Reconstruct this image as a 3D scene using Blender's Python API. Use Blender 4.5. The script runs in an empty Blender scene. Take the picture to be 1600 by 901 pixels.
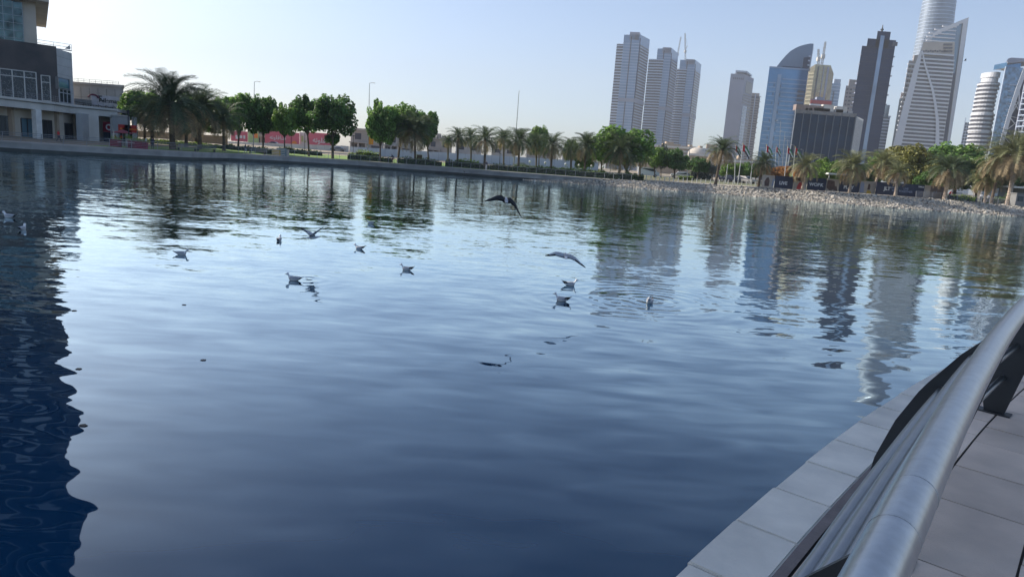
import bpy, bmesh, math, random
from math import radians as RAD, sin, cos, pi, atan2, hypot, sqrt
from mathutils import Vector, Matrix
import numpy as np

S = bpy.context.scene
COL = S.collection
random.seed(7)

# ------------------------------------------------------------------ camera, sky, sun, exposure
CAM_H, FOC, TILT, ROLL = 3.15, 1070.0, RAD(10.46), RAD(4.1)
cam = bpy.data.cameras.new('camera'); camo = bpy.data.objects.new('camera', cam); COL.objects.link(camo)
cam.sensor_width = 36; cam.lens = 36 * FOC / 1600; cam.clip_start = 0.05; cam.clip_end = 8000
RM = Matrix.Rotation(pi / 2 - TILT, 4, 'X') @ Matrix.Rotation(ROLL, 4, 'Z')
camo.matrix_world = Matrix.Translation((0, 0, CAM_H)) @ RM
S.camera = camo
SUN_AZ, SUN_EL = RAD(-63), RAD(32)
world = bpy.data.worlds.new('World'); S.world = world; world.use_nodes = True
wn = world.node_tree
sky = wn.nodes.new('ShaderNodeTexSky'); sky.sky_type = 'NISHITA'; sky.sun_disc = False
sky.sun_elevation = SUN_EL; sky.sun_rotation = SUN_AZ; sky.altitude = 0
sky.air_density = 0.8; sky.dust_density = 1.6; sky.ozone_density = 2.6
wn.nodes['Background'].inputs[1].default_value = 0.15
wn.links.new(sky.outputs[0], wn.nodes['Background'].inputs[0])
sun = bpy.data.lights.new('sun', 'SUN'); suno = bpy.data.objects.new('sun', sun); COL.objects.link(suno)
sun.energy = 4.7; sun.angle = RAD(0.53); sun.color = (1.0, 0.93, 0.82)
sd = Vector((sin(SUN_AZ) * cos(SUN_EL), cos(SUN_AZ) * cos(SUN_EL), sin(SUN_EL)))
suno.rotation_euler = sd.to_track_quat('Z', 'Y').to_euler()
S.view_settings.view_transform = 'Standard'; S.view_settings.look = 'None'
S.view_settings.exposure = 0.47; S.view_settings.gamma = 1
S.render.engine = 'CYCLES'
S.cycles.max_bounces = 6; S.cycles.diffuse_bounces = 2; S.cycles.glossy_bounces = 3
S.cycles.transmission_bounces = 2; S.cycles.transparent_max_bounces = 4; S.cycles.volume_bounces = 0
S.cycles.use_denoising = True; S.cycles.sample_clamp_indirect = 4
S.cycles.caustics_reflective = False; S.cycles.caustics_refractive = False
HAZE_DENSITY, HAZE_COLOR = 0.00023, (0.87, 0.895, 0.92)

# ------------------------------------------------------------------ where a sight line of the camera meets the place
def ray(px, py):
    return (RM @ Vector(((px - 800) / FOC, (450.5 - py) / FOC, -1, 0))).to_3d()
def G(px, py, z):
    r = ray(px, py); t = (z - CAM_H) / r.z
    return Vector((r.x * t, r.y * t, z))
def at(px, py, D):
    r = ray(px, py); t = D / r.y
    return Vector((r.x * t, D, CAM_H + r.z * t))
def hor(px): return 253 + (px - 800) * 0.0717

# ------------------------------------------------------------------ materials
MATS = {}
def mat(name, col, rough=.65, metal=0.0, var=.12, scale=1.5, bump=0.0, island=0.0, spec=.5, dark=None, bscale=None, trans=0.0, coord='Object'):
    if name in MATS: return MATS[name]
    m = bpy.data.materials.new(name); m.use_nodes = True; nt = m.node_tree; N = nt.nodes; L = nt.links
    b = N['Principled BSDF']; b.inputs['Roughness'].default_value = rough; b.inputs['Metallic'].default_value = metal
    b.inputs['Specular IOR Level'].default_value = spec
    tc = N.new('ShaderNodeTexCoord'); nz = N.new('ShaderNodeTexNoise'); nz.inputs['Scale'].default_value = scale; nz.inputs['Detail'].default_value = 5
    L.new(tc.outputs[coord], nz.inputs['Vector'])
    fac = nz.outputs['Fac']
    mr = N.new('ShaderNodeMapRange'); mr.inputs[1].default_value = .3; mr.inputs[2].default_value = .7
    L.new(fac, mr.inputs[0])
    mx = N.new('ShaderNodeMix'); mx.data_type = 'RGBA'
    lo = dark if dark else tuple(c * (1 - var) for c in col); hi = tuple(min(1, c * (1 + var)) for c in col)
    mx.inputs[6].default_value = (*lo, 1); mx.inputs[7].default_value = (*hi, 1)
    L.new(mr.outputs[0], mx.inputs[0]); out = mx.outputs[2]
    if island:
        g = N.new('ShaderNodeNewGeometry'); m2 = N.new('ShaderNodeMapRange')
        m2.inputs[3].default_value = 1 - island; m2.inputs[4].default_value = 1 + island
        L.new(g.outputs['Random Per Island'], m2.inputs[0])
        hs = N.new('ShaderNodeHueSaturation'); L.new(out, hs.inputs['Color']); L.new(m2.outputs[0], hs.inputs['Value'])
        out = hs.outputs[0]
    L.new(out, b.inputs['Base Color'])
    if bump:
        nb = N.new('ShaderNodeTexNoise'); nb.inputs['Scale'].default_value = bscale or scale * 6; nb.inputs['Detail'].default_value = 4
        L.new(tc.outputs[coord], nb.inputs['Vector'])
        bp = N.new('ShaderNodeBump'); bp.inputs['Strength'].default_value = bump; bp.inputs['Distance'].default_value = .02
        L.new(nb.outputs['Fac'], bp.inputs['Height']); L.new(bp.outputs[0], b.inputs['Normal'])
    if trans:
        b.inputs['Transmission Weight'].default_value = 0
        tr = N.new('ShaderNodeBsdfTranslucent'); L.new(out, tr.inputs['Color']); ms = N.new('ShaderNodeMixShader'); ms.inputs[0].default_value = trans
        L.new(b.outputs[0], ms.inputs[1]); L.new(tr.outputs[0], ms.inputs[2]); L.new(ms.outputs[0], N['Material Output'].inputs['Surface'])
    MATS[name] = m; return m

M = dict(
 white=mat('white_paint', (.72, .72, .70), .5), offw=mat('off_white_render', (.60, .58, .54), .8, scale=.4),
 cream=mat('cream_render', (.56, .50, .42), .8, scale=.3), beige=mat('beige_stone', (.44, .35, .26), .85, scale=.2),
 conc=mat('concrete', (.42, .41, .40), .85, scale=.5, var=.18, bump=.3), dconc=mat('dark_concrete', (.22, .22, .22), .85, scale=.4, var=.25),
 quay=mat('quay_wall', (.36, .35, .33), .85, scale=.5, var=.25), algae=mat('wet_quay', (.05, .055, .05), .5, scale=.8, var=.3),
 darkstone=mat('dark_brown_stone', (.10, .078, .068), .5, scale=.3, dark=(.028, .024, .026), bump=.1, island=.12),
 greystone=mat('pale_grey_stone', (.42, .43, .44), .7, scale=.5), steel=mat('brushed_steel', (.44, .45, .465), .28, 1.0, var=.10, scale=40, bump=.015, bscale=400),
 dsteel=mat('dark_steel', (.035, .037, .04), .5, .3, var=.2, scale=5), gsteel=mat('grey_steel', (.30, .31, .32), .45, .5),
 glass=mat('dark_glass', (.020, .030, .045), .22, 0, spec=.4, var=.4, scale=.3), glassb=mat('blue_glass', (.10, .22, .33), .1, .45, var=.2, scale=.2),
 red=mat('red_paint', (.55, .04, .03), .5), orange=mat('orange_paint', (.80, .22, .03), .5), pink=mat('pink_print', (.62, .12, .17), .6, scale=.05, var=.08),
 green=mat('green_print', (.40, .50, .22), .6), black=mat('black_paint', (.02, .02, .022), .5), navy=mat('navy_print', (.010, .015, .045), .5, var=.05),
 grass=mat('grass_ground', (.20, .32, .05), .9, scale=.15, dark=(.14, .22, .04)), sand=mat('sandy_ground', (.27, .22, .15), .95, scale=.08, var=.2),
 pave=mat('promenade_stone', (.44, .40, .37), .85, scale=.5), road=mat('asphalt', (.055, .055, .057), .9, scale=.5),
 bark=mat('bark', (.13, .095, .07), .95, scale=4, var=.3), palmbark=mat('palm_bark', (.14, .105, .075), .95, scale=3, var=.4, bump=.8),
 palmlight=mat('pale_palm_bark', (.42, .34, .27), .95, scale=3, var=.35, bump=.8),
 frond=mat('palm_frond', (.10, .135, .065), .55, var=.3, scale=.8, island=.3, trans=.35), dry=mat('dry_palm_frond', (.34, .26, .15), .7, var=.3, scale=.8, island=.35, trans=.25),
 gold=mat('golden_palm_frond', (.21, .22, .10), .6, var=.3, scale=.8, island=.35, trans=.25),
 leaf=mat('dark_leaf', (.105, .20, .05), .5, var=.3, scale=.8, island=.55, trans=.5), leaf2=mat('bright_leaf', (.17, .28, .045), .5, var=.25, scale=.8, island=.4, trans=.35),
 leaf3=mat('mid_leaf', (.18, .31, .07), .5, var=.3, scale=.8, island=.55, trans=.5), leaf4=mat('golden_leaf', (.24, .23, .05), .6, var=.3, scale=.5, island=.4, trans=.3),
 hedge=mat('hedge_leaf', (.08, .14, .03), .6, var=.3, scale=.8, island=.5, trans=.2), lime=mat('lime_leaf', (.24, .34, .05), .6, var=.3, scale=.8, island=.35, trans=.3),
 greyleaf=mat('grey_leaf', (.17, .19, .16), .7, var=.3, scale=.8, island=.3, trans=.2), orleaf=mat('orange_blossom', (.42, .20, .06), .7, var=.3, scale=.8, island=.3, trans=.2),
 skin=mat('skin', (.35, .2, .14), .6), denim=mat('dark_cloth', (.04, .045, .07), .8), clothw=mat('white_cloth', (.7, .7, .7), .8), clothr=mat('red_cloth', (.6, .03, .03), .7),
 rubber=mat('rubber', (.02, .02, .02), .8), burg=mat('burgundy_fabric', (.25, .03, .06), .8), yel=mat('yellow_paint', (.6, .38, .05), .6), teal=mat('teal_paint', (.08, .20, .24), .5),
)

# ------------------------------------------------------------------ mesh building
XSH = [0.0]
class MB:
    def __init__(s): s.v = []; s.f = []; s.m = []
    def add(s, vs, fs, mi=0):
        o = len(s.v); s.v += [tuple(v) for v in vs]; s.f += [tuple(i + o for i in f) for f in fs]; s.m += [mi] * len(fs)
    def box8(s, p, mi=0): s.add(p, [(0, 3, 2, 1), (4, 5, 6, 7), (0, 1, 5, 4), (1, 2, 6, 5), (2, 3, 7, 6), (3, 0, 4, 7)], mi)
    def box(s, c, d, rz=0, mi=0):
        x, y, z = d[0] / 2, d[1] / 2, d[2] / 2; ca, sa = cos(rz), sin(rz)
        s.box8([(c[0] + a * ca - b * sa, c[1] + a * sa + b * ca, c[2] + h) for h in (-z, z) for a, b in ((-x, -y), (x, -y), (x, y), (-x, y))], mi)
    def boxr(s, x0, x1, y0, y1, z0, z1, mi=0): s.box(((x0 + x1) / 2, (y0 + y1) / 2, (z0 + z1) / 2), (x1 - x0, y1 - y0, z1 - z0), 0, mi)
    def prism(s, poly, z0, z1, mi=0):
        n = len(poly); A = sum(poly[i][0] * poly[(i + 1) % n][1] - poly[(i + 1) % n][0] * poly[i][1] for i in range(n))
        if A < 0: poly = poly[::-1]
        zt = z1 if isinstance(z1, (list, tuple)) else [z1] * n
        if A < 0 and isinstance(z1, (list, tuple)): zt = zt[::-1]
        s.add([(p[0], p[1], z0) for p in poly] + [(p[0], p[1], z) for p, z in zip(poly, zt)],
              [tuple(range(n - 1, -1, -1)), tuple(range(n, 2 * n))] + [(i, (i + 1) % n, n + (i + 1) % n, n + i) for i in range(n)], mi)
    def xzpoly(s, pts, y0, y1, mi=0, sh=None):     # polygon in the xz plane given depth; sh slants the side walls
        sh = XSH[0] if sh is None else sh
        n = len(pts); A = sum(pts[i][0] * pts[(i + 1) % n][1] - pts[(i + 1) % n][0] * pts[i][1] for i in range(n))
        if A < 0: pts = pts[::-1]
        s.add([(p[0] + y0 * sh, y0, p[1]) for p in pts] + [(p[0] + y1 * sh, y1, p[1]) for p in pts],
              [tuple(range(n)), tuple(range(2 * n - 1, n - 1, -1))] + [(i, n + i, n + (i + 1) % n, (i + 1) % n) for i in range(n)], mi)
    def tube(s, pts, r, n=8, mi=0, cap=True):
        pts = [Vector(p) for p in pts]; k = len(pts); rr = r if isinstance(r, (list, tuple)) else [r] * k
        vs = []; fs = []; prev = None
        for i, p in enumerate(pts):
            t = (pts[min(i + 1, k - 1)] - pts[max(i - 1, 0)]).normalized()
            if prev is None:
                u = t.orthogonal().normalized()
            else:
                u = (prev - t * prev.dot(t)).normalized()
            prev = u; w = t.cross(u)
            for j in range(n):
                a = 2 * pi * j / n; vs.append(p + (u * cos(a) + w * sin(a)) * rr[i])
        for i in range(k - 1):
            for j in range(n):
                a = i * n + j; b = i * n + (j + 1) % n; fs.append((a, b, b + n, a + n))
        if cap: fs += [tuple(range(n - 1, -1, -1)), tuple(range((k - 1) * n, k * n))]
        s.add(vs, fs, mi)
    def loft(s, rings, n=10, mi=0, axis='x'):   # rings of (centre, half width, half height) along x
        vs = []; fs = []
        for (c, a, b) in rings:
            for j in range(n):
                t = 2 * pi * j / n; vs.append((c[0], c[1] + a * cos(t), c[2] + b * sin(t)))
        k = len(rings)
        for i in range(k - 1):
            for j in range(n):
                p = i * n + j; q = i * n + (j + 1) % n; fs.append((p, q, q + n, p + n))
        fs += [tuple(range(n - 1, -1, -1)), tuple(range((k - 1) * n, k * n))]
        s.add(vs, fs, mi)
    def sheet(s, rows, mi=0):
        n = len(rows[0]); s.add([p for r in rows for p in r], [(i * n + j, i * n + j + 1, (i + 1) * n + j + 1, (i + 1) * n + j) for i in range(len(rows) - 1) for j in range(n - 1)], mi)
    def mesh(s, name, mats, smooth=False):
        me = bpy.data.meshes.new(name); me.from_pydata(s.v, [], s.f)
        for m in (mats if isinstance(mats, (list, tuple)) else [mats]): me.materials.append(M[m] if isinstance(m, str) else m)
        if any(s.m): me.polygons.foreach_set('material_index', s.m)
        if smooth: me.polygons.foreach_set('use_smooth', [True] * len(me.polygons))
        me.update(); return me
    def build(s, name, mats, parent=None, smooth=False):
        o = bpy.data.objects.new(name, s.mesh(name, mats, smooth)); COL.objects.link(o)
        if parent is not None: o.parent = parent
        return o
def tag(o, label, cat, group=None):
    o['label'] = label; o['category'] = cat
    if group: o['group'] = group
    return o
def thing(name, label, cat, loc=(0, 0, 0), rz=0, group=None):
    o = bpy.data.objects.new(name, None); COL.objects.link(o); o.location = loc; o.rotation_euler = (0, 0, rz)
    o.empty_display_size = .2
    return tag(o, label, cat, group)
def link_mesh(name, me, parent, loc=(0, 0, 0), scale=(1, 1, 1), rz=0):
    o = bpy.data.objects.new(name, me); COL.objects.link(o); o.parent = parent; o.location = loc; o.scale = scale; o.rotation_euler = (0, 0, rz); return o
def struct(o, kind='structure'): o['kind'] = kind; return o
def dup(root, loc=None, rz=None, label=None):
    r = root.copy(); COL.objects.link(r)
    if loc is not None: r.location = loc
    if rz is not None: r.rotation_euler = (0, 0, rz)
    if label: r['label'] = label
    for ch in list(root.children):
        c = ch.copy(); COL.objects.link(c); c.parent = r
        for g in list(ch.children):
            d = g.copy(); COL.objects.link(d); d.parent = c
    return r
def text(name, body, size, m, parent, loc, rot, extr=.01, align='CENTER', sx=1, bold=0):
    cu = bpy.data.curves.new(name, 'FONT'); cu.body = body; cu.size = size; cu.align_x = align; cu.align_y = 'CENTER'; cu.extrude = extr; cu.offset = bold
    t = bpy.data.objects.new(name, cu); me = bpy.data.meshes.new_from_object(t)
    me.materials.clear(); me.materials.append(M[m]); bpy.data.objects.remove(t)
    o = bpy.data.objects.new(name, me); COL.objects.link(o); o.parent = parent; o.location = loc; o.rotation_euler = rot; o.scale = (sx, 1, 1); return o

# ------------------------------------------------------------------ shore lines and ground
WP = [(0, 87), (50, 88), (100, 90), (200, 95), (300, 103), (352, 108), (358, 116), (450, 125), (560, 132), (680, 132), (850, 127), (940, 125), (1000, 124), (1100, 127), (1200, 124), (1300, 118), (1400, 117), (1500, 118), (1600, 119)]
W = []
for px, D in WP:
    h = hor(px) + CAM_H * FOC / D; W.append((at(px, h, D).x, D))
W = [(-420, -61), (-90, -60), (-84, 20), (-78, 55), (-71, 78)] + W + [(130, 119), (260, 105), (500, 60)]
WX = [w[0] for w in W]; WY = [w[1] for w in W]
def shore(x): return float(np.interp(x, WX, WY))
X940 = at(930, 290, 125).x; X1010 = at(1010, 290, 124).x
XE = [at(p, hor(p) + 12, 126).x for p in (940, 1010, 1100, 1200, 1300, 1400, 1500, 1600)]
def rockw(x): return float(np.interp(x, [X940, X1010, X1010 + 8], [0, 5, 6.5]))
def zedge(x): return float(np.interp(x, XE, [1.2, 1.28, 1.4, 1.66, 1.8, 1.9, 1.9, 1.6]))
def gz(x, y):
    d = y - shore(x) - rockw(x); z0 = zedge(x)
    z = z0 + (2.0 - z0) * min(max((d - 6) / 60, 0), 1)
    return z + .6 * min(max((d - 66) / 70, 0), 1)
DB = [0, 6, 66, 136, 400, 2600]
def xs_between(x0, x1, step):
    n = max(1, int((x1 - x0) / step)); xs = [x0 + (x1 - x0) * i / n for i in range(n + 1)] + [x for x in WX if x0 < x < x1]
    return sorted(set(xs))
def strip(name, m, x0, x1, d0, d1, lift=.02, step=6):
    ds = sorted(set([d0, d1] + [d for d in DB if d0 < d < d1])); b = MB()
    rows = []
    for d in ds:
        r = []
        for x in xs_between(x0, x1, step):
            y = shore(x) + rockw(x) + d; r.append((x, y, gz(x, y) + lift))
        rows.append(r)
    b.sheet(rows); return struct(b.build(name, m))
b = MB(); xs = xs_between(-420, 500, 8); rows = []
for d in DB:
    rows.append([(x * (1 + max(0, d - 66) / 700), shore(x) + rockw(x) + d, gz(x, shore(x) + rockw(x) + d)) for x in xs])
b.sheet(rows); struct(b.build('ground', 'sand'))
b = MB()   # quay wall below the promenade, dark wet foot
xl = [x for x in xs_between(-420, X940 + .6, 4)]
b.sheet([[(x, shore(x) - .02, -.3) for x in xl], [(x, shore(x) - .02, .38) for x in xl]], 1)
b.sheet([[(x, shore(x) - .02, .38) for x in xl], [(x, shore(x) - .02, zedge(x) - .16) for x in xl]], 0)
for z, y0, y1 in ((0, 0, 0),):
    b.sheet([[(x, shore(x) - .12, zedge(x) - .16) for x in xl], [(x, shore(x) - .12, zedge(x) + .04) for x in xl], [(x, shore(x) + .6, zedge(x) + .04) for x in xl]], 2)
struct(b.build('quay', ['quay', 'algae', 'pave']))
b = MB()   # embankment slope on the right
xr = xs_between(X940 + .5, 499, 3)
b.sheet([[(x, shore(x) - 1, -.4) for x in xr], [(x, shore(x) + rockw(x) + .05, zedge(x) + .004) for x in xr]]); struct(b.build('embankment', mat('rock_gap_shade', (.055, .05, .045), .95, scale=2)))  # dark base colour stands in for the shade in the gaps between rocks

XL = lambda px, D: at(px, hor(px), D).x
strip('promenade', 'pave', -420, X1010 + 3, .6, 5.2, .02)
strip('lawn', 'grass', XL(195, 105), X1010, 5.2, 40, .03)
strip('sand_path', mat('pale_path', (.43, .37, .31), .9, scale=.3), X1010 + 3, 499, 0, 9, .02)
strip('lakeside_road', 'road', -120, 460, 62, 78, .03, 12)
strip('verge', mat('verge_green', (.10, .13, .05), .95, scale=.05, dark=(.22, .19, .12)), X1010, 499, 9, 58, .02, 12)

# water
def water_mat():
    m = bpy.data.materials.new('lake_water'); m.use_nodes = True; nt = m.node_tree; N = nt.nodes; L = nt.links
    b = N['Principled BSDF']; b.inputs['Base Color'].default_value = (.004, .032, .062, 1); b.inputs['Roughness'].default_value = .02; b.inputs['IOR'].default_value = 1.55
    geo = N.new('ShaderNodeNewGeometry'); pos = geo.outputs['Position']
    def math_(op, a, c=None, d=None):
        n = N.new('ShaderNodeMath'); n.operation = op
        for i, v in enumerate((a, c, d)):
            if v is None: continue
            if isinstance(v, (int, float)): n.inputs[i].default_value = v
            else: L.new(v, n.inputs[i])
        return n.outputs[0]
    def vm(op, a, c=None, sc=None):
        n = N.new('ShaderNodeVectorMath'); n.operation = op
        for i, v in enumerate((a, c)):
            if v is None: continue
            if isinstance(v, tuple): n.inputs[i].default_value = v
            else: L.new(v, n.inputs[i])
        if sc is not None:
            if isinstance(sc, (int, float)): n.inputs['Scale'].default_value = sc
            else: L.new(sc, n.inputs['Scale'])
        return n
    def slopes(sx, sy, rot, detail, seed, dist=0.0):
        mp = N.new('ShaderNodeMapping'); mp.inputs['Scale'].default_value = (sx, sy, 1); mp.inputs['Rotation'].default_value = (0, 0, rot); mp.inputs['Location'].default_value = (seed, seed * 2.3, 0)
        L.new(pos, mp.inputs[0]); n = N.new('ShaderNodeTexNoise'); n.inputs['Scale'].default_value = 1; n.inputs['Detail'].default_value = detail; n.inputs['Distortion'].default_value = dist
        L.new(mp.outputs[0], n.inputs['Vector']); return vm('SUBTRACT', n.outputs['Color'], (.5, .5, .5)).outputs[0]
    sp = N.new('ShaderNodeSeparateXYZ'); L.new(pos, sp.inputs[0])
    dist = vm('LENGTH', pos).outputs['Value']
    far = N.new('ShaderNodeMapRange'); far.inputs[1].default_value = 8; far.inputs[2].default_value = 26; far.inputs[3].default_value = 0; far.inputs[4].default_value = 1; far.interpolation_type = 'SMOOTHSTEP'; L.new(dist, far.inputs[0])
    patch = N.new('ShaderNodeTexNoise'); patch.inputs['Scale'].default_value = .07; patch.inputs['Detail'].default_value = 2; L.new(pos, patch.inputs['Vector'])
    pm = N.new('ShaderNodeMapRange'); pm.inputs[1].default_value = .38; pm.inputs[2].default_value = .62; pm.inputs[3].default_value = .55; pm.inputs[4].default_value = 1.25; L.new(patch.outputs['Fac'], pm.inputs[0])
    a1 = vm('MULTIPLY', slopes(.40, 1.05, RAD(14), 1.0, 3.1), (.085, .055, 0)).outputs[0]         # long soft swell
    a2 = vm('MULTIPLY', slopes(.95, 2.9, RAD(-10), 1.2, 11.7, .4), (.06, .105, 0)).outputs[0]        # ripples
    a3 = vm('MULTIPLY', slopes(4.0, 11.0, RAD(6), 2.0, 23.3, .3), (.06, .115, 0)).outputs[0]        # fine ripples far out
    a2s = N.new('ShaderNodeMapRange'); a2s.inputs[1].default_value = 3; a2s.inputs[2].default_value = 26; a2s.inputs[3].default_value = 1.6; a2s.inputs[4].default_value = .8; L.new(dist, a2s.inputs[0])
    tot = vm('ADD', a1, vm('SCALE', a2, None, math_('MULTIPLY', a2s.outputs[0], pm.outputs[0])).outputs[0]).outputs[0]
    tot = vm('ADD', tot, vm('SCALE', a3, None, math_('MULTIPLY', far.outputs[0], pm.outputs[0])).outputs[0]).outputs[0]
    for (cx, cy, amp, R, k) in RINGS:
        d = vm('SUBTRACT', pos, (cx, cy, 0)).outputs[0]; r = vm('LENGTH', d).outputs['Value']
        u = vm('NORMALIZE', d).outputs[0]
        w = math_('SINE', math_('MULTIPLY', r, k)); e = math_('POWER', 2.718, math_('MULTIPLY', r, -1.0 / R))
        tot = vm('ADD', tot, vm('SCALE', u, None, math_('MULTIPLY', math_('MULTIPLY', w, e), amp)).outputs[0]).outputs[0]
    flat = vm('MULTIPLY', tot, (1, 1, 0)).outputs[0]
    nrm = vm('NORMALIZE', vm('ADD', flat, (0, 0, 1)).outputs[0]).outputs[0]
    inc = geo.outputs['Incoming']; dt = vm('DOT_PRODUCT', nrm, inc).outputs['Value']
    om = math_('SUBTRACT', 1.0, math_('MAXIMUM', dt, 0.0)); fr = math_('MINIMUM', math_('ADD', math_('MULTIPLY', math_('POWER', om, 4.0), 1.66), .022), 1.0)
    gl = N.new('ShaderNodeBsdfGlossy'); gl.inputs['Roughness'].default_value = .02; gl.inputs['Color'].default_value = (.78, .90, .93, 1); L.new(nrm, gl.inputs['Normal'])
    df = N.new('ShaderNodeBsdfDiffuse'); df.inputs['Color'].default_value = (.0004, .034, .088, 1)
    ms = N.new('ShaderNodeMixShader'); L.new(fr, ms.inputs[0]); L.new(df.outputs[0], ms.inputs[1]); L.new(gl.outputs[0], ms.inputs[2])
    L.new(ms.outputs[0], N['Material Output'].inputs['Surface']); N.remove(b); return m
RINGS = []
for px, py, amp, R in ((965, 474, .04, 1.1), (1015, 470, .075, 1.5), (878, 468, .05, .8), (480, 436, .06, .6), (865, 540, .015, 3.0)):
    g = G(px, py, 0); RINGS.append((g.x, g.y, amp, R, 16 if R < 2 else 7))
b = MB(); b.add([(-600, -120, 0), (700, -120, 0), (700, 220, 0), (-600, 220, 0)], [(0, 1, 2, 3)])
struct(b.build('water', water_mat()))

# rocks
def rocks():
    rnd = random.Random(5); b = MB(); 
    cube = [(-1, -1, -1), (1, -1, -1), (1, 1, -1), (-1, 1, -1), (-1, -1, 1), (1, -1, 1), (1, 1, 1), (-1, 1, 1)]
    x = X940 - 4
    x1 = XL(1600, 119) + 25
    n = 12500
    for i in range(n):
        x = X940 - 13 + (x1 - X940 + 13) * rnd.random(); rw = rockw(x); t = rnd.random(); zt_ = float(np.interp(x, [X940 - 12, X940, X940 + 3], [.1, 1.15, zedge(x) + .1]))
        y = shore(x) - .7 + t * (rw + .7); z = -.15 + t * zt_
        s = rnd.uniform(.13, .24) * (1.4 if rnd.random() < .08 else 1)
        if x < X940 + 2: s *= .8
        R = Matrix.Rotation(rnd.uniform(0, 6), 3, 'Z') @ Matrix.Rotation(rnd.uniform(-.6, .6), 3, 'X') @ Matrix.Rotation(rnd.uniform(-.6, .6), 3, 'Y')
        sc = (rnd.uniform(.8, 1.3), rnd.uniform(.6, 1.1), rnd.uniform(.45, .85)); vs = []
        for c in cube:
            k = rnd.uniform(.55, .95); v = R @ Vector((c[0] * sc[0] * s * k, c[1] * sc[1] * s * k, c[2] * sc[2] * s * k)); vs.append((x + v.x, y + v.y, z + v.z))
        b.box8(vs)
    o = b.build('riprap', mat('riprap_rock', (.43, .39, .33), .95, var=.15, scale=.7, island=.40)); struct(o, 'stuff')
rocks()

# ------------------------------------------------------------------ near promenade: arc of coping, slabs, quay wall
ARC_R = 40.0; P0 = G(1215, 755, 1.5); B0 = RAD(40.3)
AC = (P0.x + cos(B0) * ARC_R, P0.y - sin(B0) * ARC_R)
def arc(s, o, z):
    a = B0 + s / ARC_R; r = ARC_R - o
    return (AC[0] - cos(a) * r, AC[1] + sin(a) * r, z)
ZN = 1.5
b = MB(); b.sheet([[arc(s, .03, z) for s in np.arange(-30, 46, .5)] for z in (-.4, .25)], 1); b.sheet([[arc(s, .03, z) for s in np.arange(-30, 46, .5)] for z in (.25, ZN - .09)], 0)
struct(b.build('near_quay', ['quay', 'algae']))
b = MB(); rnd = random.Random(3); s = -25.0
while s < 44:
    L_ = .52 if s > -25 else .5; jo = rnd.uniform(-.006, .006); jz = rnd.uniform(-.003, .003)
    bev = .008
    for (o0, o1, z0, z1) in ((jo, .30, ZN - .09, ZN - bev + jz), (jo + bev, .30 - bev, ZN - bev + jz, ZN + jz)):
        k = 0 if z1 < ZN - .004 + jz else bev
        b.box8([arc(s + .003 + k, o1, z0), arc(s + L_ - .003 - k, o1, z0), arc(s + L_ - .003 - k, o0, z0), arc(s + .003 + k, o0, z0),
                arc(s + .003 + k, o1, z1), arc(s + L_ - .003 - k, o1, z1), arc(s + L_ - .003 - k, o0, z1), arc(s + .003 + k, o0, z1)])
    s += L_
M['tube'] = mat('lower_tube_steel', (.27, .275, .285), .32, 1.0, var=.05, scale=30)
M['coping'] = mat('coping_stone', (.74, .70, .61), .8, scale=3.5, dark=(.62, .595, .53), bump=.3, bscale=60, island=.09)
M['slab'] = mat('paving_slab', (.72, .59, .48), .85, scale=2.2, dark=(.57, .47, .39), bump=.35, bscale=90, island=.12)
struct(b.build('kerb', 'coping'))
b = MB(); ss = list(np.arange(-25, 45, .5))
b.sheet([[arc(q, o, ZN - .012) for q in ss] for o in (14, .30)], 0)
struct(b.build('promenade_bed', mat('dark_joint_mortar', (.05, .043, .038), .95, scale=6)))
b = MB(); b.sheet([[arc(q, .352, ZN + .001) for q in ss], [arc(q, .303, ZN + .001) for q in ss]]); struct(b.build('mortar_joint', mat('grey_mortar', (.20, .17, .16), .95, scale=8, bump=.4)))
b = MB(); o = .356; k = 0; rnd = random.Random(12)
while o < 9:
    wdt = (.30, .44, .30, .58, .44)[k % 5]; s = -22 - rnd.random()
    lim = 22 if o < 4 else 16
    while s < lim:
        l = rnd.choice((.42, .42, .62, .62, .84)); e = .0055 + rnd.random() * .003; jz = rnd.uniform(-.002, .002)
        v = [arc(s + e, o + wdt - e, ZN - .01), arc(s + l - e, o + wdt - e, ZN - .01), arc(s + l - e, o + e, ZN - .01), arc(s + e, o + e, ZN - .01)]
        b.box8(v + [(p[0], p[1], ZN + jz) for p in v]); s += l
    o += wdt; k += 1
struct(b.build('promenade_paving', 'slab'))
# railing: leaning curved flat posts, fat top tube, thin rails
rail = thing('railing', 'curved steel railing with fat round handrail along the near stone edge', 'railing', arc(0, .6, ZN))
def loc_(p, root=rail): return tuple(a - c for a, c in zip(p, root.location))
TOP_Z = 2.65
def top_o(q): return float(np.interp(q, [-8, -3.3, -2.5, -1.3, -.3], [.86, .869, .884, .897, .902]))
prof = [(0, 0), (.115, .15), (.205, .32), (.29, .51), (.345, .70), (.36, .85), (.29, 1.15)]     # out toward the water, drop
def post_s(p):    # arc length coordinate of a point
    a = atan2(p[1] - AC[1], -(p[0] - AC[0])); return (a - B0) * ARC_R
RP = [G(1357, 901, TOP_Z), G(1462, 700, TOP_Z), G(1538, 565, TOP_Z), G(1582, 500, TOP_Z)]
s2 = post_s(G(1558, 503, TOP_Z)); s3 = post_s(G(1548, 643, ZN)); s1 = post_s(G(1345, 832, TOP_Z)) + .045
print('RAIL offsets', [ARC_R - hypot(p[0] - AC[0], p[1] - AC[1]) for p in RP], 'posts', s1, s2, s3)
PS = [s1 - 2.2 * k for k in (3, 2, 1)] + [s1, s2, s3] + [s3 + 2.2 * k for k in range(1, 12)]
S_A, S_B = PS[0] - .3, PS[-1] + .3
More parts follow.
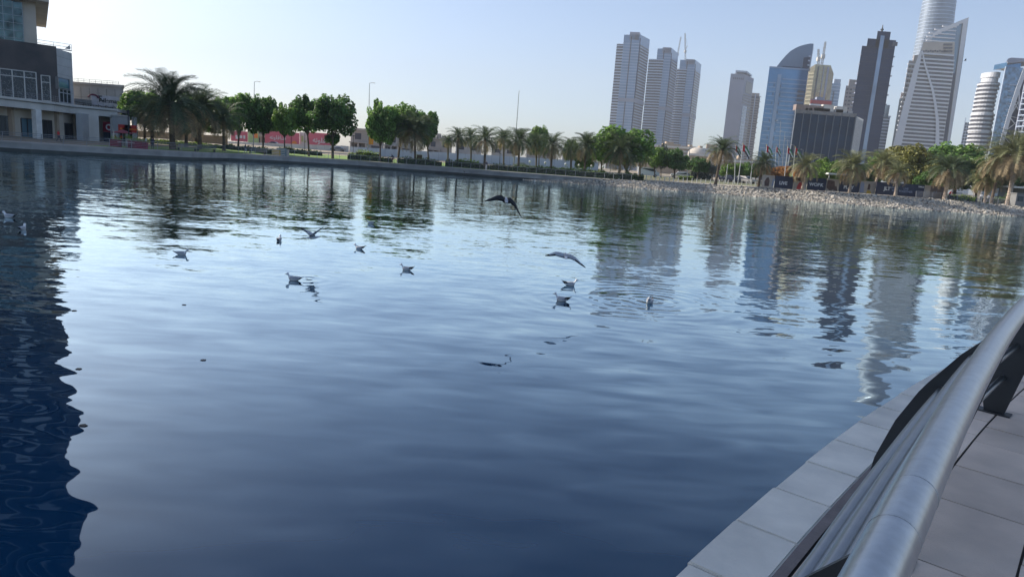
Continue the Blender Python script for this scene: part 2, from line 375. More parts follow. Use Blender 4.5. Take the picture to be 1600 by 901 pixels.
def tubeat(o, z, r, n=24, name='rail', m='steel', parts=rail):
    b = MB(); b.tube([loc_(arc(q, top_o(q) + o, z)) for q in np.arange(S_A, S_B, .25)], r, n); return b.build(name, m, parts, True)
tubeat(0, TOP_Z, .0365, 32, 'handrail')
def profat(drop):
    return float(np.interp(drop, [p[1] for p in prof], [p[0] for p in prof]))
for dr, ins in ((.17, .03), (.33, .03), (.60, .10), (.86, .10)):
    tubeat(ins - profat(dr), TOP_Z - dr, .021, 16, 'rail', 'tube')
for q in PS:
    b = MB(); wd = .11; th = .006
    outer = []; inner = []; tO = top_o(q)
    for i in range(0, 24):
        dr = .012 + (1.15 - .012) * i / 23
        outer.append((tO - profat(dr) - .045 * min(1, dr / .35), TOP_Z - dr)); inner.append((tO + .03 - .235 * dr / 1.15, TOP_Z - dr))
    for i in range(23):
        (oa, za), (ob, zb) = outer[i], outer[i + 1]; (ia, _), (ib, _) = inner[i], inner[i + 1]
        b.box8([loc_(arc(q + t, oo, zz)) for t, in ((-th,), (th,)) for oo, zz in ((oa, za), (ia, za), (ib, zb), (ob, zb))])
    b.box(loc_(arc(q, top_o(q) - .27, ZN + .006)), (.22, .12, .012), -(B0 + q / ARC_R))
    b.build('post', 'dsteel', rail)
for q in (s1 - .03, s1 + .16, s3 + 1.0):
    b = MB(); b.tube([loc_(arc(q + t, top_o(q), TOP_Z)) for t in (-.001, .001)], .0368, 32); b.build('weld_seam', 'steel', rail, True)

# ------------------------------------------------------------------ towers across the lake
def facade_mat(name, col, rough=.25, metal=.35, var=.25, scale=.06): return mat(name, col, rough, metal, var=var, scale=scale)
M['t_glass'] = facade_mat('pale_tower_glass', (.19, .29, .44), .3, .3, .12); M['t_dark'] = mat('dark_tower_glass', (.004, .026, .085), .6, 0, var=.2, scale=.06, spec=.12)
M['t_blue'] = facade_mat('blue_tower_glass', (.07, .19, .34), .15, .5); M['t_band'] = mat('pale_tower_slab', (.42, .50, .62), .7, scale=.05)
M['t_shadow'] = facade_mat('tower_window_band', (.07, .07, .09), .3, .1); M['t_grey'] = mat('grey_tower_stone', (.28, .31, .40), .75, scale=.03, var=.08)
M['t_gold'] = facade_mat('gold_tower_glass', (.34, .29, .19), .25, .5, scale=.15); M['t_brown'] = mat('brown_tower_stone', (.33, .295, .29), .8, scale=.05)
M['t_white'] = mat('white_tower_panel', (.66, .67, .70), .55, scale=.05, var=.05); M['t_bluegrey'] = facade_mat('blue_grey_tower_glass', (.13, .21, .28), .15, .4)
M['t_strip'] = facade_mat('pale_blue_strip_glass', (.22, .30, .42), .2, .3)
def fp(D, py, lst): return [(at(px, py, D + dd).x, D + dd) for px, dd in lst]
def lerp(P, Q, t): return (P[0] + (Q[0] - P[0]) * t, P[1] + (Q[1] - P[1]) * t)
def nrm(P, Q):
    dx, dy = Q[0] - P[0], Q[1] - P[1]; l = hypot(dx, dy); n = (dy / l, -dx / l)
    mx, my = (P[0] + Q[0]) / 2, (P[1] + Q[1]) / 2
    return n if n[0] * -mx + n[1] * -my > 0 else (-n[0], -n[1])
def close(f, depth=25):
    if len(f) == 2: 
        return f + [(f[1][0] * (1 + depth / f[1][1]), f[1][1] + depth), (f[0][0] * (1 + depth / f[0][1]), f[0][1] + depth)]
    return f + [(f[0][0] + f[-1][0] - f[1][0], f[0][1] + f[-1][1] - f[1][1])]
def slab_on(b, P, Q, z0, z1, out, inn=.2, mi=0):
    n = nrm(P, Q); a = [(P[0] - n[0] * inn, P[1] - n[1] * inn), (Q[0] - n[0] * inn, Q[1] - n[1] * inn), (Q[0] + n[0] * out, Q[1] + n[1] * out), (P[0] + n[0] * out, P[1] + n[1] * out)]
    b.prism(a, z0, z1, mi)
class Tower:
    def __init__(s, label, x, D, name='tower', group='skyscrapers across the lake', cat='skyscraper'):
        s.r = thing(name, label, cat, (x, D, 1.9), 0, group); s.o = (x, D)
    def loc(s, f): return [(p[0] - s.o[0], p[1] - s.o[1]) for p in f]
    def body(s, f, z1, m, name='facade', z0=0, depth=25):
        b = MB(); b.prism(s.loc(close(f, depth)), z0, z1 if isinstance(z1, list) else z1 - 1.9); return b.build(name, m, s.r)
    def bands(s, P, Q, z0, z1, fl, h, out, m, segs=((0, 1),), name='floor_band', skip=()):
        b = MB(); k = 0; z = z0
        while z < z1 - h:
            if k not in skip:
                for t0, t1 in segs:
                    A, B_ = lerp(P, Q, t0), lerp(P, Q, t1)
                    (A, B_) = s.locw(A), s.locw(B_); s.slab(b, A, B_, z - 1.9, z + h - 1.9, out)
            z += fl; k += 1
        return b.build(name, m, s.r)
    def locw(s, p): return p
    def slab(s, b, P, Q, z0, z1, out):
        n = nrm(P, Q); inn = .3
        a = [(P[0] - n[0] * inn, P[1] - n[1] * inn), (Q[0] - n[0] * inn, Q[1] - n[1] * inn), (Q[0] + n[0] * out, Q[1] + n[1] * out), (P[0] + n[0] * out, P[1] + n[1] * out)]
        b.prism(s.loc(a), z0, z1)
    def panel(s, P, Q, t0, t1, z0, z1, out, m, name):
        b = MB(); s.slab(b, lerp(P, Q, t0), lerp(P, Q, t1), z0 - 1.9, z1 - 1.9, out); return b.build(name, m, s.r)
Z = lambda px, py, D: at(px, py, D).z

def trio(label, D, py, main, wing, tops, balc=0.0):
    A, C, B_ = fp(D, py, main); t = Tower(label, C[0], C[1])
    zl, zc, zr, zcap, zwing = tops
    f = close([A, C, B_]); b = MB(); b.prism(t.loc(f), 0, [zl - 1.9, zc - 1.9, zr - 1.9, zr - 1.9]); b.build('facade', 't_glass', t.r)
    # sloped parapet
    fl = 3.85
    t.bands(A, C, 12, zl - 8, fl, .7, .3, 't_band')
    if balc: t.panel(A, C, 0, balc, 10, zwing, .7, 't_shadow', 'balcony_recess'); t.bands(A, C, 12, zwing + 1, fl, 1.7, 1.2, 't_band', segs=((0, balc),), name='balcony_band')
    t.bands(C, B_, 12, zr - 14, fl, 1.5, .9, 't_band', segs=((.10, .98),))
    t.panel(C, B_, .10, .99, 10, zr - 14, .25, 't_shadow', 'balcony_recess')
    t.panel(C, B_, 0.0, .07, 10, zr - 6, .3, 't_dark', 'corner_strip'); t.panel(A, C, .44, .50, 10, zl - 2, .5, 't_shadow', 'seam')
    for zz in (zl * .52,): 
        t.panel(A, C, 0, 1, zz, zz + 5, .6, 't_grey', 'plant_floor'); t.panel(C, B_, 0, 1, zz, zz + 5, .95, 't_grey', 'plant_floor')
    # lower wing with balconies
    Wl, Wr = fp(D + 6, py, wing); Wr = (A[0] + .5, A[1])
    b = MB(); b.prism(t.loc([Wl, Wr, (Wr[0], Wr[1] + 28), (Wl[0] * 1.03, Wl[1] + 28)]), 0, zwing - 1.9); b.build('wing', 't_shadow', t.r)
    t.bands(Wl, Wr, 12, zwing + 1.2, fl, 1.7, .5, 't_band', name='balcony_band')
    b = MB(); c0 = lerp(A, C, .35); c1 = lerp(A, C, .95); b.prism(t.loc([c0, c1, (c1[0] + 4, c1[1] + 16), (c0[0] + 4, c0[1] + 16)]), zl - 8, zcap - 1.9); b.build('roof_cap', 't_grey', t.r)
    return t
D = 990; trio('left and tallest of three pale glass towers standing together', D, 110, [(970, 3), (995, 0), (1010.6, 40)], [(960, 0), (970, 0)], (Z(976, 54, D), Z(996, 54, D), Z(1014, 62, D + 40), Z(990, 50, D), Z(969, 68, D)))
D = 1040; trio('middle tower of the three pale glass towers with balcony bands', D, 130, [(1022, 3), (1044, 0), (1055, 40)], [(1010, 0), (1022, 0)], (Z(1033, 76, D), Z(1043, 75, D), Z(1059, 84, D + 40), Z(1034, 73.5, D), Z(1019, 92, D)), .5)
b = None
tw3 = trio('right and lowest of three pale glass towers with crane above it', 1090, 130, [(1059, 3), (1083, 0), (1092.6, 40)], [(1053.5, 0), (1059, 0)], (Z(1075, 94, 1090), Z(1078, 93.5, 1090), Z(1095, 101, 1130), Z(1076, 92.5, 1090), Z(1064, 108, 1090)), .48)
# middle tower's upper left part sits behind its stepped wing
def crane(label, base, top, D, jib=None, m='gsteel'):
    p0 = at(*base, D); p1 = at(*top, D); r = thing('tower_crane', label, 'crane', (p0.x, D, p0.z), 0, 'tower cranes on the skyline')
    b = MB(); d = p1 - p0; L_ = d.length; n = max(6, int(L_ / 3)); w_ = .9
    u = Vector((1, 0, 0)); v = Vector((0, 1, 0))
    cs = [(-w_, -w_), (w_, -w_), (w_, w_), (-w_, w_)]
    for x, y in cs: b.tube([(x, y, 0), (d.x + x * .5, y * .5, d.z)], .22, 4)
    for i in range(n):
        a = d * (i / n); c = d * ((i + 1) / n)
        for j in range(4):
            (x0, y0), (x1, y1) = cs[j], cs[(j + 1) % 4]
            b.tube([(a.x + x0, y0, a.z), (c.x + x1, y1, c.z)], .14, 3)
    b.build('mast', m, r)
    if jib:
        q = at(*jib, D) - p0; k = d * .38; b = MB(); b.tube([k, q], .45, 4); b.tube([k, q + Vector((0, 0, 2)), d * .9], .15, 3); b.build('jib', m, r)
    b = MB(); b.box((d.x * .35, 0, d.z * .35), (3.2, 3, 4)); b.build('cab', 'offw', r); return r
crane('upright lattice crane behind the lowest pale glass tower', (1071, 96), (1070.5, 52), 1120, (1074, 72))
crane('thin tilted crane jib between the pale glass towers', (1056, 100), (1064, 58), 1130)

# grey slab tower and its neighbour
D = 900; A, C, B_ = fp(D, 180, [(1134, 0), (1156.5, 0), (1170.6, 30)]); t = Tower('plain grey slab tower with flat overhanging roof left of the blue curved tower', C[0], D)
zt = Z(1140, 115, D); zr = Z(1175, 122, D + 30)
b = MB(); b.prism(t.loc(close([A, C, B_])), 0, zt - 1.9); b.build('facade', 't_grey', t.r)
t.panel(C, B_, .12, .62, 8, zt * .72, .4, 't_strip', 'glass_panel'); t.panel(C, B_, .2, .9, zt * .84, zt * .95, .3, 't_shadow', 'plant_opening')
t.bands(C, B_, 8, zt * .8, 3.9, .5, .6, 't_band', segs=((.12, .62),))
t.bands(C, B_, zt * .74, zt * .83, 3.2, .8, .6, 't_shadow', segs=((0, .9),))
t.bands(C, B_, 10, zt * .8, 3.9, 1.9, .5, 't_shadow', segs=((.66, 1.0),), name='side_window')
for i in range(6):
    b = MB(); P, Q = lerp(A, C, .2 + i * .13), lerp(A, C, .26 + i * .13); t.slab(b, P, Q, zt - 8.5, zt - 6, .15); b.build('roof_vent', 't_shadow', t.r)
b = MB(); c = [(A[0] + 5, A[1] - 2), (C[0] + 1, C[1] - 2), (B_[0] - 3, B_[1]), (A[0] + 14, A[1] + 30)]; b.prism(t.loc(c), zt - 1.9 + 2.2, zt - 1.9 + 4.2); b.build('overhanging_roof', 't_band', t.r)
b = MB(); c = [(A[0] + 8, A[1] + 2), (C[0] - 2, C[1] + 2), (B_[0] - 5, B_[1]), (A[0] + 16, A[1] + 28)]; b.prism(t.loc(c), zt - 2, zt + .4); b.build('roof_neck', 't_grey', t.r)
D = 960; A, B_ = fp(D, 200, [(1160, 0), (1181, 0)]); t = Tower('slim apartment tower with stacked balconies beside the grey slab tower', A[0], D)
zt = Z(1175, 150, D); t.body([A, B_], zt, 't_shadow')
t.bands(A, B_, 6, zt, 3.4, 1.6, .6, 't_brown', segs=((0, .62), (.68, 1)), name='balcony_band')
t.panel(A, B_, .2, .95, zt, zt + 4, -2, 't_brown', 'roof_crown'); t.panel(A, B_, .62, .68, 4, zt + 2, .8, 't_band', 'rib')
b = MB()
for i in range(int(zt / 6.8)): 
    t.slab(b, lerp(A, B_, .98), lerp(A, B_, 1.08), 8 + i * 6.8, 9 + i * 6.8, .6)
t.slab(b, lerp(A, B_, .97), lerp(A, B_, 1.02), 6, zt - 4, .5)
b.build('end_balcony', 't_brown', t.r)

# blue curved tower
XSH[0] = .42
D = 620; A, B_ = fp(D, 150, [(1196.4, 0), (1257.5, 0)]); t = Tower('blue glass tower with a sail shaped curved top', A[0], D)
zt = Z(1205, 104, D); t.body([A, B_], zt, 't_blue', depth=30)
t.panel(A, B_, -.005, 1.0, zt - 1.2, zt, .6, 't_strip', 'parapet')
t.bands(A, B_, 8, zt - 12, 3.7, .8, .5, 't_strip', segs=((.03, .22),), name='floor_band'); t.bands(A, B_, 8, zt - 8, 3.7, .9, .6, 't_strip', segs=((.36, .98),), name='floor_band')
t.bands(A, B_, 9.2, zt - 18, 3.7, 1.6, .3, 't_shadow', segs=((.80, .97),), name='window_band')
t.bands(A, B_, 9.2, zt - 14, 7.4, 1.8, .3, 't_shadow', segs=((.34, .36), (.17, .19)), name='window')
t.panel(A, B_, .24, .33, 8, zt - 6, .35, 't_strip', 'glass_strip')
sail = [(1211, 106), (1211, 103.6), (1218, 94.5), (1225, 86.5), (1232, 79.8), (1240, 75), (1247.7, 71.7), (1256, 69.4), (1263, 68), (1268.2, 68.5), (1262, 106)]
b = MB(); pts = [at(px, py, D + 4) for px, py in sail]; b.xzpoly([(p.x - A[0], p.z - 1.9) for p in pts], 4, 24); b.build('curved_top', mat('sail_panel', (.15, .21, .30), .35, .4, var=.08, scale=.03), t.r)
b = MB()
for i in range(7): b.xzpoly([(0, 0)] * 0 + [(at(1223 + i * 4, 104, D).x - A[0] + k, zt - 1.9 + h) for k, h in ((0, 0), (1.6, 0), (1.6, 1.5), (0, 1.5))], 2.5, 3.98)
b.build('roof_window', 't_dark', t.r)
E1 = (B_[0], B_[1]); E2 = (B_[0] + 5, B_[1] + 16); b = MB(); b.prism(t.loc([E1, E2, (E2[0] - 4, E2[1] + 10), (E1[0] - 6, E1[1] + 6)]), 0, zt + 8); b.build('side_wall', 't_dark', t.r)
t.bands(E1, E2, 6, zt + 14, 3.7, 1.2, 1.4, 't_band', name='side_balcony')

# gold tower with cranes
D = 750; A, C, B_, E_ = fp(D, 130, [(1262, 4), (1270, 0), (1294, 0), (1300.5, 8)]); t = Tower('golden glass tower under two cranes', C[0], D)
zt = Z(1280, 101, D); b = MB(); b.prism(t.loc([A, C, B_, E_, (E_[0] + 2, E_[1] + 25), (A[0] + 2, A[1] + 25)]), 0, [zt - 6, zt - 1.9, zt - 1.9, zt - 9, zt - 9, zt - 6]); b.build('facade', 't_gold', t.r)
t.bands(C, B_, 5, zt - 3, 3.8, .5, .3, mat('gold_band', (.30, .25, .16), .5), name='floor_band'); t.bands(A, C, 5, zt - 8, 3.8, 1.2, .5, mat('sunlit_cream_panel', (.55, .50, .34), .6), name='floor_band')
for i, (a0, a1) in enumerate(((.18, .26), (.55, .6), (.8, .92))): t.panel(C, B_, a0, a1, 5, zt - 2, .6, 't_shadow' if i == 0 else 't_grey', 'facade_fin')
crane('shorter lattice crane on the golden glass tower', (1278.7, 101), (1279, 77), D); crane('taller leaning crane on the golden glass tower', (1284, 101), (1290, 65.5), D)
D = 830; A, B_ = fp(D, 150, [(1294, 0), (1311, 0)]); t = Tower('pale blue tower half hidden right of the golden tower', A[0], D)
zt = Z(1313, 124, D); t.body([A, B_], zt - 5, 't_strip'); t.bands(A, B_, 5, zt - 5, 3.8, .9, .4, 't_band'); t.panel(A, B_, .35, .97, zt - 5, zt, -3, 't_band', 'roof_crown'); t.panel(A, B_, .42, .5, 20, zt - 14, .6, 't_shadow', 'seam')
D = 700; A, B_ = fp(D, 150, [(1319.5, 0), (1340, 0)]); t = Tower('brown stone tower partly behind the dark tower', A[0], D)
zt = Z(1324, 134, D); t.body([A, B_], zt, 't_brown'); t.panel(A, B_, .2, 1, zt, Z(1326, 124, D), -1, 't_brown', 'roof_step')
t.bands(A, B_, 5, zt - 2, 3.6, 1.5, .2, 't_shadow', segs=((.1, .22), (.32, .5), (.6, .8)), name='window_band'); t.bands(A, B_, 5, zt, 3.6, .5, .6, 't_band', segs=((.55, .95),))

# dark tower
D = 560; A, B_ = fp(D, 150, [(1334.8, 0), (1386, 0)]); t = Tower('tall dark grey tower with one pale blue glass strip and a mast', A[0], D)
z1 = Z(1345, 71.6, D); t.body([A, B_], z1, 't_dark', depth=30)
t.body([lerp(A, B_, .14), lerp(A, B_, 1.0)], Z(1354, 60, D), 't_dark', 'upper_facade', z0=z1 - 3, depth=28); t.body([lerp(A, B_, .40), lerp(A, B_, .80)], Z(1376, 49, D), 't_dark', 'crown', z0=z1 - 3, depth=22)
t.panel(A, B_, .505, .625, 6, Z(1376, 56, D), .6, 't_strip', 'glass_strip'); t.bands(A, B_, 5, z1, 3.6, .35, .25, mat('dark_band', (.018, .042, .09), .7, spec=.1), segs=((0.01, .49), (.65, .99)))
t.bands(A, B_, 60, z1 - 2, 7.2, 1.0, 1.2, 't_grey', segs=((-.022, 0), (1, 1.018)), name='edge_balcony')
t.panel(A, B_, .90, 1.05, z1 + 1.5, z1 + 4.5, .5, 't_shadow', 'roof_ledge')
b = MB(); p = lerp(A, B_, .64); zz = Z(1376, 49, D) - 1.9; b.tube([(p[0] - A[0], 6, zz - 1), (p[0] - A[0], 6, zz + 6)], [1.0, .25], 8); b.box((p[0] - A[0], 6, zz + 2.5), (1.8, 1.8, 1)); b.build('mast', 'dsteel', t.r)
D = 820; A, B_ = fp(D, 200, [(1372, 0), (1388, 0)]); t = Tower('slim blue grey tower peeking out right behind the dark tower', A[0], D)
zt = Z(1390, 184, D); t.body([A, B_], zt, 't_bluegrey'); t.bands(A, B_, 5, zt, 3.6, 1.3, .4, 't_band'); t.body([lerp(A, B_, .3), lerp(A, B_, .8)], Z(1385, 164, D), 't_bluegrey', 'upper_facade', z0=zt - 3); t.panel(A, B_, .75, 1.08, zt, zt + 2, -1, 't_band', 'roof_ledge')

# dark office block
D = 330; A, C, B_ = fp(D, 220, [(1237, 0), (1331.8, 0), (1343, 14)]); t = Tower('broad low black glass office block with white fins on its side', A[0], D, 'office_block', None, 'office building')
zt = Z(1290, 180, D); t.body([A, C, B_], zt, mat('office_glass', (.014, .042, .085), .5, 0, var=.35, scale=.12, spec=.12))
for q in (-.005, .125, .25, .375, .505, .63, .755, .88, .985): t.panel(A, C, q, q + .011, 2, zt + .6, .5, mat('pilaster_metal', (.13, .155, .19), .5), 'pilaster')
t.bands(A, C, 5, zt - 1, 3.6, .25, .12, mat('mullion', (.02, .045, .075), .6, spec=.1)); 
for i in range(9): t.panel(C, B_, .02 + i * .11, .055 + i * .11, 2, zt + .4, .5, 'white', 'white_fin')
t.panel(A, C, -.01, 1.0, zt, zt + 1.6, .25, 'dconc', 'parapet'); t.panel(A, C, 0, .45, zt + 1.5, zt + 4, -4, mat('brown_roof_screen', (.26, .2, .18), .8), 'roof_screen')
for i, (a0, a1, hh, m_) in enumerate(((.16, .2, 2.6, 'offw'), (.22, .27, 2.8, 'offw'), (.30, .56, 3.0, 'greystone'), (.44, .62, 4.8, 'offw'), (.64, .78, 3.0, 'greystone'), (.66, .84, 4.4, 'offw'), (.86, .94, 2.6, 'conc'))): t.panel(A, C, a0, a1, zt + 1.0, zt + hh, -1.5 - i * .4, m_, 'roof_unit')
D = 430; A, B_ = fp(D, 165, [(1265, 0), (1298.5, 0)]); t = Tower('low grey building with a red band showing above the black office block', A[0], D, 'office_block', None, 'building')
zt = Z(1285, 156, D); t.body([A, B_], zt, 't_grey'); t.panel(A, B_, .02, .99, zt - 2.6, zt - .5, .5, mat('red_band', (.42, .09, .09), .6), 'red_band'); t.panel(A, B_, .0, 1, zt - 4, zt - 2.8, .4, 't_white', 'white_band'); t.panel(A, B_, .06, .94, zt - 7, zt - 4.6, .3, 't_shadow', 'window_band'); t.panel(A, B_, .3, .6, zt, zt + 1.5, -3, 't_grey', 'roof_unit')

# white slatted tower complex
XSH[0] = .62
D = 800; 
fr = [(1397, 236), (1398.5, 227), (1405, 200), (1414, 165), (1424, 130), (1431, 103), (1438.6, 79), (1441, 80), (1443, 88.5), (1490.6, 88.5), (1489, 112), (1481, 165), (1473, 218), (1471, 236)]
pts = [at(px, py, D) for px, py in fr]; x0 = pts[0].x; t = Tower('white slatted tower with slanted left side and crossing diagonal rib', x0, D)
b = MB(); b.xzpoly([(p.x - x0, p.z - 1.9) for p in pts], 0, 26); b.build('facade', 't_shadow', t.r)
# floor slats follow the slanted outline
le = [at(px, py, D) for px, py in fr[:7]]; re = [at(px, py, D) for px, py in fr[:8:-1]] 
lx = lambda z: float(np.interp(z, [p.z for p in le], [p.x for p in le])); re2 = sorted([(p.z, p.x) for p in re]); rx = lambda z: float(np.interp(z, [p[0] for p in re2], [p[1] for p in re2]))
ztop = Z(1465, 88.5, D); b = MB(); z = 6
while z < ztop - 2:
    b.box(((lx(z) + rx(z)) / 2 - x0, -.6, z - 1.9), (rx(z) - lx(z), 1.4, 1.7)); z += 4.15
b.build('floor_slat', 't_white', t.r)
def ribbon(poly, w_, y0, y1, name, m, tw=t, D=D, xo=None):
    xo = x0 if xo is None else xo; b = MB(); P = [at(px, py, D) for px, py in poly]
    for i in range(len(P) - 1):
        a, c = P[i], P[i + 1]; w0 = w_[i] if isinstance(w_, (list, tuple)) else w_; w1 = w_[i + 1] if isinstance(w_, (list, tuple)) else w_
        b.xzpoly([(a.x - xo - w0 / 2, a.z - 1.9), (a.x - xo + w0 / 2, a.z - 1.9), (c.x - xo + w1 / 2, c.z - 1.9), (c.x - xo - w1 / 2, c.z - 1.9)], y0, y1)
    return b.build(name, m, tw.r)
ribbon([(1400.5, 236), (1402, 227), (1408.5, 200), (1417, 165), (1426.5, 130), (1433, 103), (1440, 80)], [9, 9, 8.5, 7.5, 6.5, 5.5, 2.5], -1.9, 1, 'slanted_edge', 't_white')
ribbon([(1441, 80), (1445, 100), (1451, 120), (1457.6, 142), (1461.5, 163), (1464.6, 187), (1465, 210), (1464, 236)], [1.5, 2, 2.4, 2.8, 3, 3.6, 4.2, 4.8], -2.1, 1, 'diagonal_rib', 't_white')
b = MB(); q = [at(px, py, D) for px, py in ((1437, 88.5), (1443, 65), (1492, 65), (1490.6, 88.5))]; b.xzpoly([(p.x - x0, p.z - 1.9) for p in q], 3, 22); b.build('plant_storey', mat('beige_plant_wall', (.50, .44, .38), .8, scale=.1), t.r)
b = MB()
for i in range(5):
    for j in range(3):
        p = at(1478 + i * 2.9 if i < 5 else 0, 67 + j * 5.3, D); b.box((p.x - x0, 2.7, p.z - 3.5), (1.5, .8, 2.2))
for i in range(12): p = at(1442 + i * 3.6, 79 + (i % 2) * .8, D); b.box((p.x - x0, 2.7, p.z - 2), (1.6, .8, 1.8))
b.build('plant_opening', 't_shadow', t.r)
b = MB(); q = at(1442, 82.5, D); q2 = at(1490, 88.3, D); b.box(((q.x + q2.x) / 2 - x0, 1.6, (q.z + q2.z) / 2 - 1.9), (q2.x - q.x, 4, q.z - q2.z)); b.build('white_cornice', 't_white', t.r)
# right slab behind with curved glass crown
D2 = 815; sl = [(1466, 236), (1470, 200), (1456, 90), (1454.6, 64), (1456, 56), (1457, 51), (1461, 47.5), (1466.6, 44.2), (1472, 41.5), (1478.6, 38.8), (1490, 34), (1500, 29.5), (1514, 24), (1503, 102.6), (1484, 222.6), (1482, 236)]
pts = [at(px, py, D2) for px, py in sl]; t2 = Tower('white and green glass slab tower with raked top edge', at(1470, 220, D2).x, D2); xo = at(1470, 220, D2).x
b = MB(); b.xzpoly([(p.x - xo, p.z - 1.9) for p in pts], 12, 34); b.build('facade', 't_bluegrey', t2.r)
b = MB(); zz = 6
sr = lambda z: float(np.interp(z, [Z(1484, 222.6, D2), Z(1514, 24, D2)], [at(1484, 222.6, D2).x, at(1514, 24, D2).x]))
top_ = [(at(px, py, D2).x, at(px, py, D2).z) for px, py in sl[4:13]]
while zz < Z(1505, 36, D2):
    xr_ = sr(zz) - 5; xl_ = xr_ - 16 if zz < Z(1470, 66, D2) else max(at(1456.5, 60, D2).x, float(np.interp(zz, [p[1] for p in top_], [p[0] for p in top_])) + 1)
    b.box(((xl_ + xr_) / 2 - xo, 11.6, zz - 1.9), (xr_ - xl_, 1.2, 1.3)); zz += 4.15
b.build('floor_band', 't_white', t2.r)
b = MB(); P = [at(px, py, D2) for px, py in sl[4:13]]
for a, c in zip(P[:-1], P[1:]): b.xzpoly([(a.x - xo, a.z - 1.9 + .4), (c.x - xo, c.z - 1.9 + .4), (c.x - xo, c.z - 6.5), (a.x - xo, a.z - 5.0)], 10.8, 14)
b.xzpoly([(at(1514, 24, D2).x - xo, Z(1514, 24, D2) - 1.9), (at(1484, 222.6, D2).x - xo, Z(1484, 222.6, D2) - 1.9), (at(1479.5, 222, D2).x - xo, Z(1484, 222.6, D2) - 1.9), (at(1505.5, 29, D2).x - xo, Z(1505, 29, D2) - 1.9)], 10.6, 14)
b.build('white_rim', 't_white', t2.r)
b = MB(); P = [at(px, py, D2) for px, py in ((1489, 112), (1474, 222), (1478, 222), (1493, 112))]; b.xzpoly([(p.x - xo, p.z - 1.9) for p in P], 9.5, 11.3); b.build('dark_recess', 't_dark', t2.r)
# tall oval tower behind, running out of the frame
D3 = 880; t3 = Tower('tall grey blue oval tower rising out of the top of the picture', at(1478, 60, D3).x, D3); xo3 = at(1478, 60, D3).x
prof3 = [(1443, 1501, 75), (1448.6, 1500.2, 48), (1452.5, 1502.3, 25), (1457.3, 1505.2, 0), (1463, 1508, -30), (1472, 1511, -70), (1484, 1512, -110)]
b = MB(); vs = []; n = 28
zs = [(-1.0, at(1425, 240, D3).x, at(1470, 240, D3).x)] + [(Z((a + c) / 2, y, D3) - 1.9, at(a, y, D3).x, at(c, y, D3).x) for a, c, y in prof3]
zs[0] = (0, zs[1][1] - 3, zs[1][2])
for z, a, c in zs:
    for j in range(n): th = 2 * pi * j / n; vs.append(((a + c) / 2 - xo3 + (c - a) / 2 * cos(th), 18 + 18 * sin(th), z))
b.add(vs, [(i * n + j, i * n + (j + 1) % n, (i + 1) * n + (j + 1) % n, (i + 1) * n + j) for i in range(len(zs) - 1) for j in range(n)] + [tuple(range((len(zs) - 1) * n, len(zs) * n))])
b.build('facade', facade_mat('oval_tower_glass', (.20, .24, .29), .3, .3), t3.r, True)
b = MB(); zz = 120
while zz < zs[-1][0]:
    a = float(np.interp(zz, [q[0] for q in zs], [q[1] for q in zs])); c = float(np.interp(zz, [q[0] for q in zs], [q[2] for q in zs]))
    ring = [((a + c) / 2 - xo3 + (c - a) / 2 * 1.012 * cos(2 * pi * j / n), 18 + 18.25 * sin(2 * pi * j / n)) for j in range(n)]
    b.prism(ring, zz, zz + .8); zz += 4.2
b.build('floor_band', 't_band', t3.r)
ribbon([(1438.5, 80), (1448.6, 48.5), (1457.5, -2), (1465, -40)], [2.6, 2.4, 2, 1.5], 8, 14, 'slanted_fin', 't_white', t3, D3, xo3)
# neighbours left of the complex
D = 900; A, B_ = fp(D, 190, [(1399.5, 0), (1414, 0)]); t = Tower('dark blue glass tower left behind the white slatted tower', A[0], D)
zt = Z(1406, 154, D); t.body([A, B_], zt, 't_bluegrey'); t.panel(A, B_, .1, 1, zt, Z(1409, 144.5, D), -1, 't_brown', 'roof_storey'); t.bands(A, B_, 5, zt, 3.8, .4, .3, 't_strip')
D = 860; A, B_ = fp(D, 120, [(1416, 0), (1440, 0)]); t = Tower('beige apartment tower with balconies behind the slanted white edge', A[0], D)
zt = Z(1424, 95, D); t.body([A, B_], zt, 't_brown'); t.bands(A, B_, 40, zt, 5.5, 1.6, 1.0, 't_white', segs=((-.05, .4),), name='balcony'); t.bands(A, B_, 42, zt - 3, 5.5, 2.0, .3, 't_shadow', segs=((.05, .18), (.25, .38)), name='window_band')
t.panel(A, B_, .3, .8, zt, Z(1430, 86, D), -2, 't_brown', 'roof_step')
D = 900; A, C, B_ = fp(D, 210, [(1504, 8), (1521, 0), (1530, 20)]); t = Tower('small blue glass tower alone between white towers', A[0], D)
zt = Z(1515, 191, D); t.body([A, C, B_], zt, 't_bluegrey'); t.bands(A, C, 5, zt, 3.8, 1.1, .4, 't_band'); t.panel(A, C, 0, .05, 4, zt + 6, .8, 't_band', 'edge_fin')
t.bands(C, B_, 5, zt, 3.8, 1.1, .4, 't_band'); t.panel(A, C, .7, .98, zt, zt + 5, -2, 't_bluegrey', 'roof_block')
for q in (.25, .5, .75): t.panel(A, C, q, q + .03, 5, zt, .6, 't_band', 'mullion')

